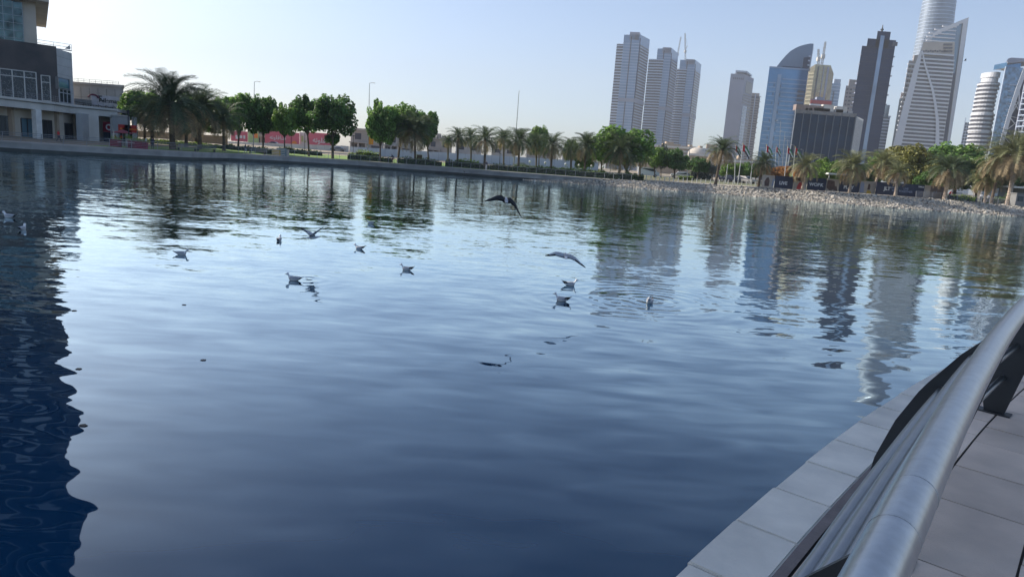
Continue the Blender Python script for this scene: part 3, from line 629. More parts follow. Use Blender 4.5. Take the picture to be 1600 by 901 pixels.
# curved white balcony tower
D = 620; segs = [(1521, 1556, 240, 206), (1526.5, 1559, 206, 178), (1533, 1562, 178, 139), (1540.5, 1570, 139, 128)]
c0 = at(1545, 180, D); t = Tower('round white balcony tower stepping back towards the top', c0.x, D)
bb = MB(); bs = MB(); n = 24
def oval(cx, w_, dpt, k=1.0): return [(cx + w_ * k * cos(2 * pi * j / n), 10 + dpt * k * sin(2 * pi * j / n)) for j in range(n)]
for (xa, xb, ya, yb) in segs:
    # lean of true verticals: measure both sides at the middle height
    ym = (ya + yb) / 2; a = at(xa + (ya - yb) * .09, ym, D).x; c = at(xb + (ya - yb) * .05, ym, D).x; zA = max(0, Z((xa + xb) / 2, ya, D) - 1.9); zB = Z((xa + xb) / 2, yb, D) - 1.9
    cx = (a + c) / 2 - c0.x; w_ = (c - a) / 2
    bs.prism(oval(cx, w_, 10, .94), zA, zB)
    z = zA
    while z < zB: bb.prism(oval(cx, w_, 10), z, z + 1.5); z += 3.5
bs.build('facade', 't_shadow', t.r); bb.build('balcony_ring', 't_white', t.r)
b = MB(); a = at(1549, 120, D).x - c0.x; c = at(1569, 120, D).x - c0.x; b.prism(oval((a + c) / 2, (c - a) / 2, 8), Z(1555, 129, D) - 1.9, Z(1555, 120, D) - 1.9); b.prism(oval((a + c) / 2, (c - a) / 2, 9, 1.06), Z(1555, 120, D) - 1.9, Z(1555, 112, D) - 1.9); b.build('crown', 't_white', t.r)

# dark blue glass tower with cap, and the white trussed tower
D = 600; A, B_ = fp(D, 160, [(1560.5, 0), (1592, 0)]); t = Tower('dark blue glass tower with a rounded overhanging cap', A[0], D)
zt = Z(1582, 105, D); t.body([A, B_], zt, mat('mottled_blue_glass', (.10, .17, .25), .12, .5, var=.8, scale=.35)); t.panel(A, B_, -.01, .03, 4, zt, .5, 't_band', 'edge_trim')
t.bands(A, B_, 10, zt - 12, 5, .7, .5, 't_band', segs=((.35, .8),))
b = MB(); a = at(1579, 98, D).x - A[0]; c = at(1601, 98, D).x - A[0]; b.prism([(a, 4), (c, 4), (c, 20), (a, 20)], zt - 1.9, Z(1588, 97, D) - 1.9); b.build('roof_neck', 't_blue', t.r)
b = MB(); q = [(1573, 95.5), (1575, 92.5), (1580, 91), (1606, 92.5), (1606, 96), (1580, 99.5), (1575, 98.5)]; P = [at(px, py, D) for px, py in q]; b.xzpoly([(p.x - A[0], p.z - 1.9) for p in P], -2, 22); b.build('roof_cap', 't_grey', t.r)
D = 500; A, B_ = fp(D, 190, [(1572, 0), (1640, 0)]); x0 = A[0]; t = Tower('white steel trussed tower with a slanted leg at the right edge', x0, D)
q = [(1565, 228), (1592, 136), (1603, 104), (1640, 60), (1640, 240), (1563, 240)]; P = [at(px, py, D) for px, py in q]; b = MB(); b.xzpoly([(p.x - x0, p.z - 1.9) for p in P], 4, 24); b.build('facade', 't_dark', t.r)
ribbon([(1562, 236), (1578.5, 177), (1592, 136), (1604, 104), (1618, 75)], 3.0, 1, 5, 'slanted_leg', 't_white', t, D, x0)
for (a, c, w_) in (((1577, 181), (1600, 186), 1.1), ((1569, 204), (1620, 208), 1.5), ((1583, 157), (1600, 161), 1.1), ((1584, 157), (1598, 182), .6), ((1579, 182), (1592, 158), .6), ((1572, 204), (1597, 184), .6), ((1579, 184), (1596, 205), .6), ((1593, 140), (1592, 236), .9), ((1568, 212), (1590, 236), .6)): ribbon([a, c], w_, 1.5, 3.5, 'truss_member', 't_white', t, D, x0)
D = 470; A, B_ = fp(D, 160, [(1595, 0), (1640, 0)]); t = Tower('bare concrete tower frame under construction cut by the right edge', A[0], D)
zt = Z(1600, 88, D); b = MB(); P, Q = A, B_
z = 4
while z < zt: t.slab(b, P, Q, z, z + .5, 12); z += 3.6
b.build('floor_slab', 't_band', t.r); b = MB()
for q in (0.02, .25, .5, .75): p = lerp(P, Q, q); b.prism(t.loc([(p[0], p[1] - 10), (p[0] + .9, p[1] - 10), (p[0] + .9, p[1] - 9), (p[0], p[1] - 9)]), 0, zt); b.prism(t.loc([(p[0], p[1]), (p[0] + .9, p[1]), (p[0] + .9, p[1] + 1), (p[0], p[1] + 1)]), 0, zt)
b.build('column', 't_grey', t.r)
b = MB(); b.prism(t.loc([lerp(P, Q, .0), lerp(P, Q, .6), (lerp(P, Q, .6)[0], P[1] - 11), (P[0], P[1] - 11)]), zt, zt + 5); b.build('scaffold_screen', 't_shadow', t.r)

XSH[0] = 0.0
# ------------------------------------------------------------------ beige mall with a dome
D = 330; A, B_ = fp(D, 240, [(1005, 0), (1120, 0)]); t = Tower('long beige stone mall with low dome and cornices', A[0], D, 'mall_building', None, 'building')
zz = lambda py, px=1060: Z(px, py, D)
t.body([A, B_], zz(231), 'beige', 'wall', depth=60)
for (a0, a1, y0, y1, o_) in ((.25, .5, 231, 225.5, -2), (.52, .72, 231, 227.5, -2), (.85, 1.0, 233, 222, -1), (.3, .4, 225.5, 222.5, -4), (.62, .66, 227.5, 225, -4), (.76, .8, 231, 225.5, -4)): t.panel(A, B_, a0, a1, zz(y0), zz(y1), o_, 'beige', 'roof_block')
for i, y in enumerate((232, 238, 243)): t.panel(A, B_, 0, 1, zz(y), zz(y) + .9, .6 + .1 * i, 'offw', 'cornice')
t.panel(A, B_, .1, .98, zz(236.8), zz(234.2), .25, mat('pink_stone', (.42, .29, .25), .85), 'stone_band')
b = MB(); c = at(1087, 247, D); r_ = 5.2
rings = [(r_ * cos(a), r_ * .95 * sin(a)) for a in np.linspace(0, 1.5, 7)]; n = 20; vs = [(c.x - A[0] + r * cos(2 * pi * j / n), -2 + r * sin(2 * pi * j / n), c.z - 1.9 + h) for r, h in rings for j in range(n)]
b.add(vs, [(i * n + j, i * n + (j + 1) % n, (i + 1) * n + (j + 1) % n, (i + 1) * n + j) for i in range(6) for j in range(n)] + [tuple(range(6 * n, 7 * n))]); b.build('dome', 'cream', t.r, True)
b = MB()
for i in range(26): p = lerp(A, B_, .05 + i * .036); t.slab(b, p, lerp(A, B_, .05 + i * .036 + .016), zz(256), zz(247), .2)
b.build('window', 't_shadow', t.r)
A, B_ = fp(D - 15, 255, [(1075, 0), (1205, 0)]); t = Tower('lower beige mall wing with stepped roof behind palms', A[0], D - 15, 'mall_building', None, 'building')
zf = Z(1120, 246, D - 15); t.body([A, B_], zf, 'beige', 'wall', depth=40)
t.panel(A, B_, 0, .4, zf, zf + 1, .7, 'offw', 'cornice'); t.panel(A, B_, .4, 1, zf - 1.5, zf - .6, .7, 'offw', 'cornice'); t.panel(A, B_, .05, .95, zf - 5, zf - 3.8, .3, mat('pink_stone', (.42, .29, .25)), 'stone_band')
t.bands(A, B_, zf - 9, zf - 8.9, 3, .05, .1, 'beige')
b = MB()
for i in range(20): t.slab(b, lerp(A, B_, .06 + i * .046), lerp(A, B_, .085 + i * .046), zf - 10.5, zf - 7, .15)
b.build('window', 't_shadow', t.r)
for i, (a0, a1, hh) in enumerate(((.45, .52, 2.5), (.3, .36, 1.8), (.6, .64, 1.5))): t.panel(A, B_, a0, a1, zf, zf + hh, -3, 'beige', 'roof_unit')

# ------------------------------------------------------------------ villas, construction fences, hoardings
def villa(label, x0p, x1p, topy, D, m='cream', seed=1, unfinished=False):
    rnd = random.Random(seed); py = topy + 15; A, B_ = fp(D, py, [(x0p, 0), (x1p, 0)]); t = Tower(label, A[0], D, 'villa', 'villas behind the white fence', 'house'); t.r.location.z = gz(A[0], D)
    zt = Z((x0p + x1p) / 2, topy, D) - t.r.location.z + 1.9; wd = hypot(B_[0] - A[0], B_[1] - A[1])
    t.body([A, B_], zt, m, 'wall', depth=12); zm = zt * .52
    t.panel(A, B_, -.02, 1.02, zt - .5, zt + .3, .5, m, 'parapet'); t.panel(A, B_, 0, .55, zm, zm + .35, 2.2, m, 'balcony')
    for q in (.03, .25, .48): t.panel(A, B_, q, q + .4 / wd, 0 + 1.9, zm, 2.2, m, 'column')
    nw = max(2, int(wd / 4.5))
    for i in range(nw):
        a = (i + .25) / nw; w_ = rnd.uniform(.35, .55) / nw
        t.panel(A, B_, a, a + w_, zm + 1.2, zt - 1.3, .06, 't_shadow', 'window'); t.panel(A, B_, a, a + w_, 2.9, zm - .5, .06, 't_shadow', 'window')
    for i in range(3): a = rnd.uniform(.05, .85); t.panel(A, B_, a, a + 1.3 / wd, zt, zt + rnd.uniform(.9, 2), -3, m, 'roof_tank')
M['villa_a'] = mat('greyish_render', (.42, .36, .32), .85, scale=.3); M['villa_b'] = mat('pale_villa_render', (.55, .49, .44), .85, scale=.3)
villa('unfinished grey villa right of the orange banner lamp', 548, 600, 203, 235, 'villa_a', 1); villa('grey villa showing behind the orange banner', 601, 645, 208, 240, 'villa_b', 2)
villa('flat roofed grey villa with square window behind bushy palm', 668, 706, 216, 245, 'villa_a', 3); villa('pale villa behind the two slim palms', 712, 752, 222, 250, 'villa_b', 4)
villa('pale villa low behind the palms mid shore', 768, 806, 228, 255, 'villa_b', 5); villa('greyish villa behind the leftmost lamp banner palm', 822, 868, 232, 255, 'villa_a', 6)
villa('pale villa right of the broad palms', 878, 925, 238, 255, 'villa_b', 7); villa('low tan block seen behind the broad green tree', 398, 446, 196, 280, 'beige', 8); villa('tan wall building under the largest palm', 268, 318, 196, 250, 'beige', 9)
def fence(label, px0, px1, yb0, yt0, yb1, yt1, D, m='white', name='construction_fence'):
    a, c = at(px0, yb0, D), at(px1, yb1, D); h = at(px0, yt0, D).z - a.z; h1 = at(px1, yt1, D).z - c.z
    r = thing(name, label, 'fence', (a.x, D, a.z), 0, 'construction fences'); n = int((c.x - a.x) / 2.5); b = MB(); bp = MB()
    for i in range(n):
        t0, t1 = i / n, (i + 1) / n; x0, x1 = (c.x - a.x) * t0, (c.x - a.x) * t1; z0, z1 = (c.z - a.z) * t0, (c.z - a.z) * t1; hh = h + (h1 - h) * t0
        b.box8([(x0 + .03, -.03, z0 - 1), (x1 - .03, -.03, z0 - 1), (x1 - .03, .03, z0 - 1), (x0 + .03, .03, z0 - 1), (x0 + .03, -.03, z0 + hh), (x1 - .03, -.03, z0 + hh), (x1 - .03, .03, z0 + hh), (x0 + .03, .03, z0 + hh)])
        bp.box((x0, .08, z0 + hh / 2 - .5), (.08, .1, hh + 1))
    b.build('panel', m, r); bp.build('fence_post', 'gsteel', r); return r
M['tanwall'] = mat('tan_wall', (.30, .22, .13), .9, scale=.2)
fence('tan boundary wall under the left palms', 200, 356, 220, 203, 230, 213, 175, 'tanwall', 'boundary_wall')
M['fencew'] = mat('pale_fence_sheet', (.60, .64, .66), .5, scale=.4, var=.08)
fence('pale construction fence left of the trees below the pink hoardings', 355, 545, 229, 221, 238, 228, 215, 'offw')
fence('white sheet fence in front of the villas', 546, 935, 240, 229, 262, 253, 200, 'fencew')
def hoard(label, px0, px1, yt, yb, D, m, deco=None, lab='hoarding'):
    py = (yt + yb) / 2; A, B_ = fp(D, py, [(px0, 0), (px1, 0)]); xm = (px0 + px1) / 2; z0, z1 = Z(xm, yb, D), Z(xm, yt, D)
    r = thing(lab, label, 'hoarding', (A[0], D, z0), 0, 'pink printed hoardings'); b = MB(); w_ = B_[0] - A[0]; b.boxr(0, w_, 0, .15, 0, z1 - z0); b.build('panel', m, r)
    b = MB()
    for i in range(max(2, int(w_ / 3))): b.box((.3 + i * 3, .3, (z1 - z0) / 2 - 1.5), (.1, .1, z1 - z0 + 2.5))
    b.build('support_post', 'gsteel', r); return r, w_, z1 - z0
r, w_, h_ = hoard('pink hoarding panel with small white shapes left of the pale green panel', 361, 387, 205, 221, 262, 'pink')
b = MB(); b.box((w_ * .55, -.03, h_ * .45), (1.6, .04, 1)); b.box((w_ * .35, -.03, h_ * .4), (.9, .04, 1.4)); b.box((w_ * .8, -.03, h_ * .45), (.7, .04, 1.2)); b.build('printed_shape', 'clothw', r)
r, w_, h_ = hoard('pale green hoarding panel with orange print', 387.5, 404, 206, 226, 261, 'green'); b = MB(); b.box((w_ * .7, -.03, h_ * .7), (1.8, .04, 1.6)); b.build('printed_shape', 'orange', r)
r, w_, h_ = hoard('wide pink hoarding panel with orange half circle', 414, 467.5, 206, 226, 263, 'pink')
b = MB(); b.xzpoly([(w_ * .86 + 1.0 * cos(a), h_ * .12 + 1.2 * sin(a)) for a in np.linspace(0, pi, 12)], -.05, -.01); b.build('printed_half_circle', 'orange', r)
text('lettering', '\uFEEA\uFEE7\uFEEE\uFEE0\uFED3\uFE8E\uFEE8\uFE98\uFE97', 1.9, 'clothw', r, (w_ * .38, -.06, h_ * .5), (pi / 2, 0, 0), bold=.02)
r, w_, h_ = hoard('white hoarding panel with green patch between pink panels', 468, 480.5, 207, 227, 264, 'offw'); b = MB(); b.box((w_ * .35, -.03, h_ * .5), (.9, .04, 2.2)); b.box((w_ * .7, -.03, h_ * .3), (.7, .04, .8)); b.build('printed_shape', 'green', r)
r, w_, h_ = hoard('pink hoarding panel with white Arabic lettering behind the tree', 481, 522, 208, 230, 262, 'pink')
text('lettering', '\uFEEA\uFEE7\uFEEE\uFEE0\uFED3\uFE8E\uFEE8\uFE98\uFE97', 2.5, 'clothw', r, (w_ * .60, -.06, h_ * .46), (pi / 2, 0, 0), bold=.03)

# ------------------------------------------------------------------ promenade hoardings with words
def word_panel(label, px0, px1, D, m, words=(), z0=None, h=2.35):
    yb = hor((px0 + px1) / 2) + 6; A = at(px0, yb, D); B_ = at(px1, yb, D); g = gz(A.x, D)
    r = thing('hoarding', label, 'hoarding', (A.x, D, g), 0, 'printed hoardings along the right shore'); w_ = B_.x - A.x
    b = MB(); b.boxr(0, w_, 0, .12, .1, h); b.build('panel', m, r); b = MB()
    for i in range(3): b.box((.3 + (w_ - .6) * i / 2, .35, h / 2), (.08, .5, h))
    b.build('support_post', 'gsteel', r)
    for (wd, sz, fx, fz, mm, bo) in words: text('lettering', wd, sz, mm, r, (w_ * fx, -.03, h * fz), (pi / 2, 0, 0), bold=bo)
    return r, w_
def blobs(r, w_, spec):
    for (m, pts) in spec:
        b = MB(); b.xzpoly([(x * w_, z * 2.35) for x, z in pts], -.03, -.005); b.build('printed_shape', m, r)
HD = 129
M['sandprint'] = mat('photo_print_sand', (.46, .40, .33), .7, scale=.8, var=.2); M['brownprint'] = mat('photo_print_brown', (.10, .06, .05), .7, scale=2, var=.5)
r, w_ = word_panel('sand coloured picture hoarding with dark figures left of LIVE', 1190, 1209, HD, 'sandprint'); blobs(r, w_, [('brownprint', [(.25, .15), (.6, .15), (.62, .6), (.5, .85), (.35, .8), (.2, .5)]), ('t_grey', [(.82, .2), (.98, .2), (.98, .8), (.85, .7)])])
r, w_ = word_panel('navy hoarding with the word LIVE', 1210, 1239, HD, 'navy', (('LIVE', .82, .46, .45, 'clothw', .03),))
r, w_ = word_panel('picture hoarding with red and dark figures between LIVE and WORK', 1239.5, 1260, HD, 'sandprint'); blobs(r, w_, [('red', [(.25, .05), (.65, .05), (.7, .5), (.45, .62), (.3, .35)]), ('brownprint', [(.1, .75), (.5, .65), (.55, .95), (.12, .95)]), ('brownprint', [(.55, .6), (.7, .5), (.75, .95), (.58, .95)])])
r, w_ = word_panel('navy hoarding with the word WORK', 1261, 1290, HD, 'navy', (('WORK', .82, .47, .48, 'clothw', .03),))
r, w_ = word_panel('picture hoarding with dark brown figures between WORK and PLAY', 1290.5, 1310, HD, 'sandprint'); blobs(r, w_, [('brownprint', [(.02, .3), (.3, .1), (.55, .15), (.7, .4), (.6, .85), (.3, .9), (.05, .9)]), ('brownprint', [(.6, .1), (.95, .1), (.8, .5), (.62, .4)])])
r, w_ = word_panel('navy hoarding with the word PLAY behind a palm trunk', 1311, 1342, HD, 'navy', (('PLAY', .82, .46, .42, 'clothw', .03),))
r, w_ = word_panel('pale picture hoarding with small dark figure right of PLAY', 1342.5, 1367, HD, 'sandprint'); blobs(r, w_, [('brownprint', [(.5, .35), (.65, .35), (.66, .6), (.62, .8), (.52, .8)]), ('yel', [(.45, .05), (.8, .05), (.7, .28), (.5, .3)]), ('t_grey', [(.02, .1), (.3, .1), (.25, .9), (.02, .9)])])
r, w_ = word_panel('long navy hoarding reading JLT WHERE WE LIVE TOGETHER', 1367.5, 1443, HD - 1, 'navy', (('JLT', .85, .23, .52, 'clothw', .035), ('WHERE\nWE', .46, .37, .52, 't_grey', .012), ('LIVE\nTOGETHER', .5, .62, .5, 't_grey', .012), ('DMCC', .36, .93, .84, 'clothw', .02)))
r, w_ = word_panel('sand coloured narrow hoarding pillar right of the long JLT board', 1443.5, 1452, HD - 1, 'sandprint')
r, w_ = word_panel('dull brown hoarding behind the cyclist', 1452.5, 1474, HD - 1, mat('dull_print', (.20, .15, .13), .7, scale=.6), (('JLT', .5, .35, .5, 't_grey', .01),))

# ------------------------------------------------------------------ left podium building, arcade, tower
pb0 = at(0, 215, 98); pb1 = at(87, 215, 107); pb2 = at(111, 215, 112); pb3 = at(185, 215, 118); pbm = (2 * pb0.x - pb1.x, 2 * 98 - 107)
gp = 1.25
def L2(p): return (p.x, p.y)
bl = Tower('dark stone clad lakeside building over a white colonnade', pb0.x, 98, 'podium_building', None, 'building'); bl.r.location.z = gp
def lz(z): return z          # panel() and bands() take world heights; tower root stands at 1.9
bl.r.location.z = 1.9
A0 = (pb0.x - 30, 98 - 20); P0_, P1_, P2_, P3_ = L2(pb0), L2(pb1), L2(pb2), L2(pb3)
def back(p, d): return (p[0] - d * .25, p[1] + d)
zbeam0, zbeam1, ztopd = 6.0, 7.15, Z(60, 65, 104)
print('podium top', ztopd, P0_, P1_, P2_, P3_)
# upper dark storey and grey stone corner
off = 1.6
def inset(p): return (p[0] - .3, p[1] + off)
UA, UB, UC = inset(A0), inset(P1_), inset(P2_)
b = MB(); b.prism(bl.loc([UA, UB, (UB[0] - 19, UB[1] + 26), (UA[0] - 19, UA[1] + 26)]), zbeam1 - 2.3, ztopd - 1.9); b.build('dark_stone_wall', 'darkstone', bl.r)
b = MB(); b.prism(bl.loc([UB, UC, (UC[0] - 13.5, UC[1] + 18), (UB[0] - 13.5, UB[1] + 18)]), zbeam1 - 2.3, ztopd - 2.2); b.build('grey_stone_wall', 'greystone', bl.r)
for k in range(5): bl.panel(UB, UC, 0, 1, ztopd - 1.4 - k * 1.3, ztopd - 1.36 - k * 1.3, .012, 'dconc', 'stone_joint')
bl.panel(UA, UC, 0, 1.0, ztopd, ztopd + .12, .12, 'greystone', 'parapet_cap')
def railing_line(b, pts, h, n_r=3, r=.02):   # world xy points with z
    for k in range(n_r):
        b.tube([(p[0], p[1], p[2] + h * (k + 1) / n_r) for p in pts], r, 5)
b = MB(); rp = [(*lerp(UA, UC, q), ztopd + .1) for q in np.linspace(.3, 1, 14)]
railing_line(b, [(*bl.loc([p[:2]])[0], p[2] - 1.9) for p in rp], .9, 2, .03)
for p in rp: q = bl.loc([p[:2]])[0]; b.tube([(q[0], q[1], p[2] - 1.9), (q[0], q[1], p[2] - 1)], .025, 4)
b.build('roof_rail', 'gsteel', bl.r)
b = MB(); p = bl.loc([lerp(UB, UC, .7)])[0]; b.add([(p[0] - .4, p[1], ztopd - 1.75), (p[0] + .4, p[1] + .2, ztopd - 1.75), (p[0] + .35, p[1] + .15, ztopd - 1.1), (p[0], p[1] + .5, ztopd - 1.75)], [(0, 1, 2), (1, 3, 2), (3, 0, 2), (0, 3, 1)]); b.build('roof_light_fitting', 'offw', bl.r)
# windows: framed patterned screens on dark wall
def screen(P, Q, px0, px1, z0, z1, cols, frame='offw', glass='glass', pattern=True, split=.24):
    # P,Q wall ends; px range on that wall
    def tx(px):
        lo, hi = -1.5, 2.5
        for _ in range(40):
            mid = (lo + hi) / 2; w_ = lerp(P, Q, mid); q = (RM.to_3x3().transposed() @ Vector((w_[0], w_[1], (z0 + z1) / 2 - CAM_H))); x = 800 + FOC * q.x / -q.z
            if x < px: lo = mid
            else: hi = mid
        return lo
    t0, t1 = tx(px0), tx(px1); Lw = hypot(Q[0] - P[0], Q[1] - P[1]); e = .07 / Lw
    bl.panel(P, Q, t0, t1, z0, z1, .06, glass, 'window')
    b = MB()
    for c in range(cols + 1): q = t0 + (t1 - t0) * c / cols; bl.slab(b, lerp(P, Q, q - e), lerp(P, Q, q + e), z0 - 1.9, z1 - 1.9, .14)
    for zq in (z0, z1 - .1, z1 - (z1 - z0) * split): bl.slab(b, lerp(P, Q, t0), lerp(P, Q, t1), zq - 1.9, zq + .12 - 1.9, .133)
    b.build('window_frame', frame, bl.r)
    if pattern:
        b = MB(); rnd = random.Random(int(px0) + 3); n = nrm(P, Q)
        for i in range(int(170 * (t1 - t0) * Lw / 6)):
            q = rnd.uniform(t0, t1); zz_ = rnd.uniform(z0 + .1, z1 - .3); a = rnd.uniform(0, pi); l_ = rnd.uniform(.25, .6)
            u = ((Q[0] - P[0]) / Lw, (Q[1] - P[1]) / Lw); c = lerp(P, Q, q)
            p0 = (c[0] - u[0] * cos(a) * l_ / 2 + n[0] * .1, c[1] - u[1] * cos(a) * l_ / 2 + n[1] * .1, zz_ - sin(a) * l_ / 2 - 1.9); p1 = (c[0] + u[0] * cos(a) * l_ / 2 + n[0] * .1, c[1] + u[1] * cos(a) * l_ / 2 + n[1] * .1, zz_ + sin(a) * l_ / 2 - 1.9)
            b.tube([(p0[0] - bl.o[0], p0[1] - bl.o[1], p0[2]), (p1[0] - bl.o[0], p1[1] - bl.o[1], p1[2])], .022, 3)
        b.build('lattice_pattern', 'gsteel', bl.r)
screen(UA, UB, -20, 0, 7.2, 11.3, 1); screen(UA, UB, 0.5, 57, 7.2, 11.3, 3); screen(UA, UB, 65, 78.5, 7.2, 11.0, 1, split=.28)
screen(UB, UC, 90, 107.5, 9.2, 10.4 + .6, 1, 'dconc', 'glassb', False, .9); screen(UB, UC, 92, 110, 7.2, 9.3, 3, 'greystone', 'glass', False, .3)
# arcade: beam, columns, back wall, shop windows
bl_pts = [A0, P0_, P1_, P2_, P3_]
b = MB()
for P, Q in zip(bl_pts[:-1], bl_pts[1:]): bl.slab(b, P, Q, zbeam0 - 1.9 - .25, zbeam1 - .35 - 1.9, .0)
for P, Q in zip(bl_pts[:-1], bl_pts[1:]): bl.slab(b, P, Q, zbeam1 - .345 - 1.9, zbeam1 - 1.9, .28)
b.build('arcade_beam', 'offw', bl.r)
b = MB(); b.prism(bl.loc(bl_pts + [back(P3_, 9), (A0[0] - 9, A0[1] + 12)]), zbeam1 - .5 - 1.9, zbeam1 - .02 - 1.9); b.build('terrace_slab', 'conc', bl.r)
def pxw(px, z, lst=None):
    best = None
    for P, Q in zip(bl_pts[:-1], bl_pts[1:]):
        for k in range(201):
            w_ = lerp(P, Q, k / 200); q = (RM.to_3x3().transposed() @ Vector((w_[0], w_[1], z - CAM_H))); x = 800 + FOC * q.x / -q.z
            if best is None or abs(x - px) < best[0]: best = (abs(x - px), w_, P, Q)
    return best[1:]
for px, wd in ((-18, .9), (55, .95), (142, 1.7), (177, 1.0)):
    w_, P, Q = pxw(px, 3.5); u = ((Q[0] - P[0]), (Q[1] - P[1])); l = hypot(*u); a = atan2(u[1], u[0]); b = MB()
    b.box((w_[0] - bl.o[0], w_[1] - bl.o[1] + .4, (gp + zbeam0) / 2 - 1.9 - .1), (wd, .8, zbeam0 - gp - .3), a); b.build('column', 'white' if wd < 1.2 else 'offw', bl.r)
def inb(p, d=4.2): return (p[0] - d * .35, p[1] + d)
IB = [inb(p) for p in bl_pts]
b = MB()
for P, Q in zip(IB[:-1], IB[1:]): bl.slab(b, P, Q, gp - 1.9, zbeam0 - 1.9, .0)
b.build('arcade_wall', 'cream', bl.r)
def pxi(px, z):
    best = None
    for i, (P, Q) in enumerate(zip(IB[:-1], IB[1:])):
        for k in range(201):
            w_ = lerp(P, Q, k / 200); q = (RM.to_3x3().transposed() @ Vector((w_[0], w_[1], z - CAM_H))); x = 800 + FOC * q.x / -q.z
            if best is None or abs(x - px) < best[0]: best = (abs(x - px), k / 200, P, Q)
    return best[1:]
for i, (a, c, z0, z1, m_, nm) in enumerate(((-14, -4, 1.3, 4.3, 'glass', 'shop_window'), (1, 17, 1.3, 4.4, 'glass', 'shop_window'), (33, 52, 1.3, 4.3, 'glassb', 'shop_window'), (67, 81, 1.5, 4.3, 'glass', 'shop_window'), (101, 113, 1.4, 4.1, 'glass', 'shop_door'), (126, 137, 1.4, 5.0, 'glass', 'shop_door'))):
    t0, P, Q = pxi(a, 3); t1, P2, Q2 = pxi(c, 3)
    if P != P2: t1 = 1.0
    if t1 > t0:
        bl.panel(P, Q, t0, t1, z0, z1, .05, m_, nm); e = .06 / hypot(Q[0] - P[0], Q[1] - P[1]); b = MB()
        for q in (t0, (t0 + t1) / 2, t1): bl.slab(b, lerp(P, Q, q - e), lerp(P, Q, q + e), z0 - 1.9, z1 - 1.9, .1)
        bl.slab(b, lerp(P, Q, t0), lerp(P, Q, t1), z1 - 1.9, z1 + .1 - 1.9, .11); b.build('shop_frame', 'dsteel', bl.r)
for px in (20, 90, 118): 
    t0, P, Q = pxi(px, 3); w_ = lerp(P, Q, t0); b = MB(); b.box((w_[0] - bl.o[0], w_[1] - bl.o[1] - .25, (gp + zbeam0) / 2 - 1.9), (.7, .5, zbeam0 - gp), 0); b.build('pilaster', 'beige', bl.r)
b = MB(); b.box((P2_[0] - bl.o[0] + 1.2, P2_[1] - bl.o[1] + 2.2, (gp + zbeam0) / 2 - 1.9 - .05), (.9, 4.5, zbeam0 - gp - .2), .1); b.build('cross_wall', 'greystone', bl.r)
# terrace rail on the beam
b = MB(); rp = []
for P, Q in zip(bl_pts[:-1], bl_pts[1:]): rp += [(*bl.loc([lerp(P, Q, q)])[0], zbeam1 - 1.9) for q in np.linspace(0, .93, 9)]
railing_line(b, rp, .85, 3, .018)
for p in rp: b.tube([p, (p[0], p[1], p[2] + .9)], .02, 4)
b.build('terrace_rail', 'gsteel', bl.r)

# end block with red shop signs
e0 = at(177, 215, 117); e1 = at(222, 215, 121); es = thing('shop_building', 'low grey shop building with two red awnings signs right of the colonnade', 'building', (e0.x, e0.y, gp)); 
def seg(b, x0, x1, y0, y1, z0, z1, mi=0): b.boxr(x0, x1, y0, y1, z0, z1, mi)
WL = e1.x - e0.x; HT = Z(200, 183, 119) - gp
b = MB(); zo = HT * .62
seg(b, 0, .9, 0, .4, 0, HT); seg(b, 3.0 + .2, 3.9, 0, .4, 0, HT); seg(b, WL - .6, WL, 0, .4, 0, HT); seg(b, .9, WL - .6, 0.0, .38, zo + .3, HT - .003); b.build('front_wall', 'greystone', es)
b = MB(); b.prism([(0, .42), (WL, .42), (WL - 5, 9), (-5, 9)], 0, HT - .1); b.build('wall', 'greystone', es)
b = MB(); b.prism([(-.1, -.2), (WL + .1, -.2), (WL - 5, 9.1), (-5.1, 9.1)], HT, HT + .2); b.build('roof_cap', 'offw', es)
for (x0, x1) in ((.95, 3.15), (3.95, WL - .65)):
    b = MB(); seg(b, x0, x1, .36, .41, .1, zo - .6); b.build('shop_window', 'glass', es)
    s_ = MB(); seg(s_, x0, x1, -.12, .1, zo - .75, zo + .45); sg = s_.build('shop_sign', 'red', es); bb = MB(); seg(bb, x0 + .3, x1 - .3, -.16, -.13, zo - .35, zo - .12); bb.build('sign_stripe', 'orange', sg)
# round sign behind the colonnade
w_, P, Q = pxw(166, 4); c = at(169, 199, 117.8); sg = thing('round_sign', 'dark red shop sign with white ring letter O inside the colonnade', 'sign', (c.x, c.y, c.z)); b = MB(); b.boxr(-.9, .65, 0, .12, -.8, .9); b.build('sign_panel', mat('dark_red_sign', (.30, .02, .04), .5), sg)
b = MB(); b.tube([(.12 + .42 * cos(a), -.02, .42 * sin(a)) for a in np.linspace(0, 2 * pi, 24)], .12, 6); b.build('ring', 'clothw', sg, True)
b = MB(); b.boxr(-.85, .6, -.01, .1, -3.3, -.85); b.build('shop_door', 'glass', sg)

# beige block with roof sign
q0 = at(100, 150, 140); q1 = at(193, 150, 146); sb = thing('supermarket_building', 'grey panelled building with long roof sign behind the colonnade', 'building', (q0.x, q0.y, gp)); q1 = Vector((at(193, 150, 140).x, q0.y, 0)); wL = q1.x - q0.x
HT = at(193, 137, 140).z - gp
b = MB(); b.prism([(0, 0), (wL, q1.y - q0.y), (wL - 9, q1.y - q0.y + 15), (-9, 15)], 0, HT); b.build('wall', 'greystone', sb)
b = MB(); b.prism([(-.3, -.3), (wL + .4, q1.y - q0.y - .3), (wL - 9, q1.y - q0.y + 15.3), (-9.3, 15.3)], HT + .002, HT + .45); b.build('cornice', 'conc', sb)
b = MB()
for i in range(1, 7): b.boxr(i * wL / 7, i * wL / 7 + .06, -.04, 0.02, 0, HT - .5)
b.boxr(0, wL, -.03, .02, HT - 2.4, HT - 2.34); b.build('panel_joint', 'dconc', sb)
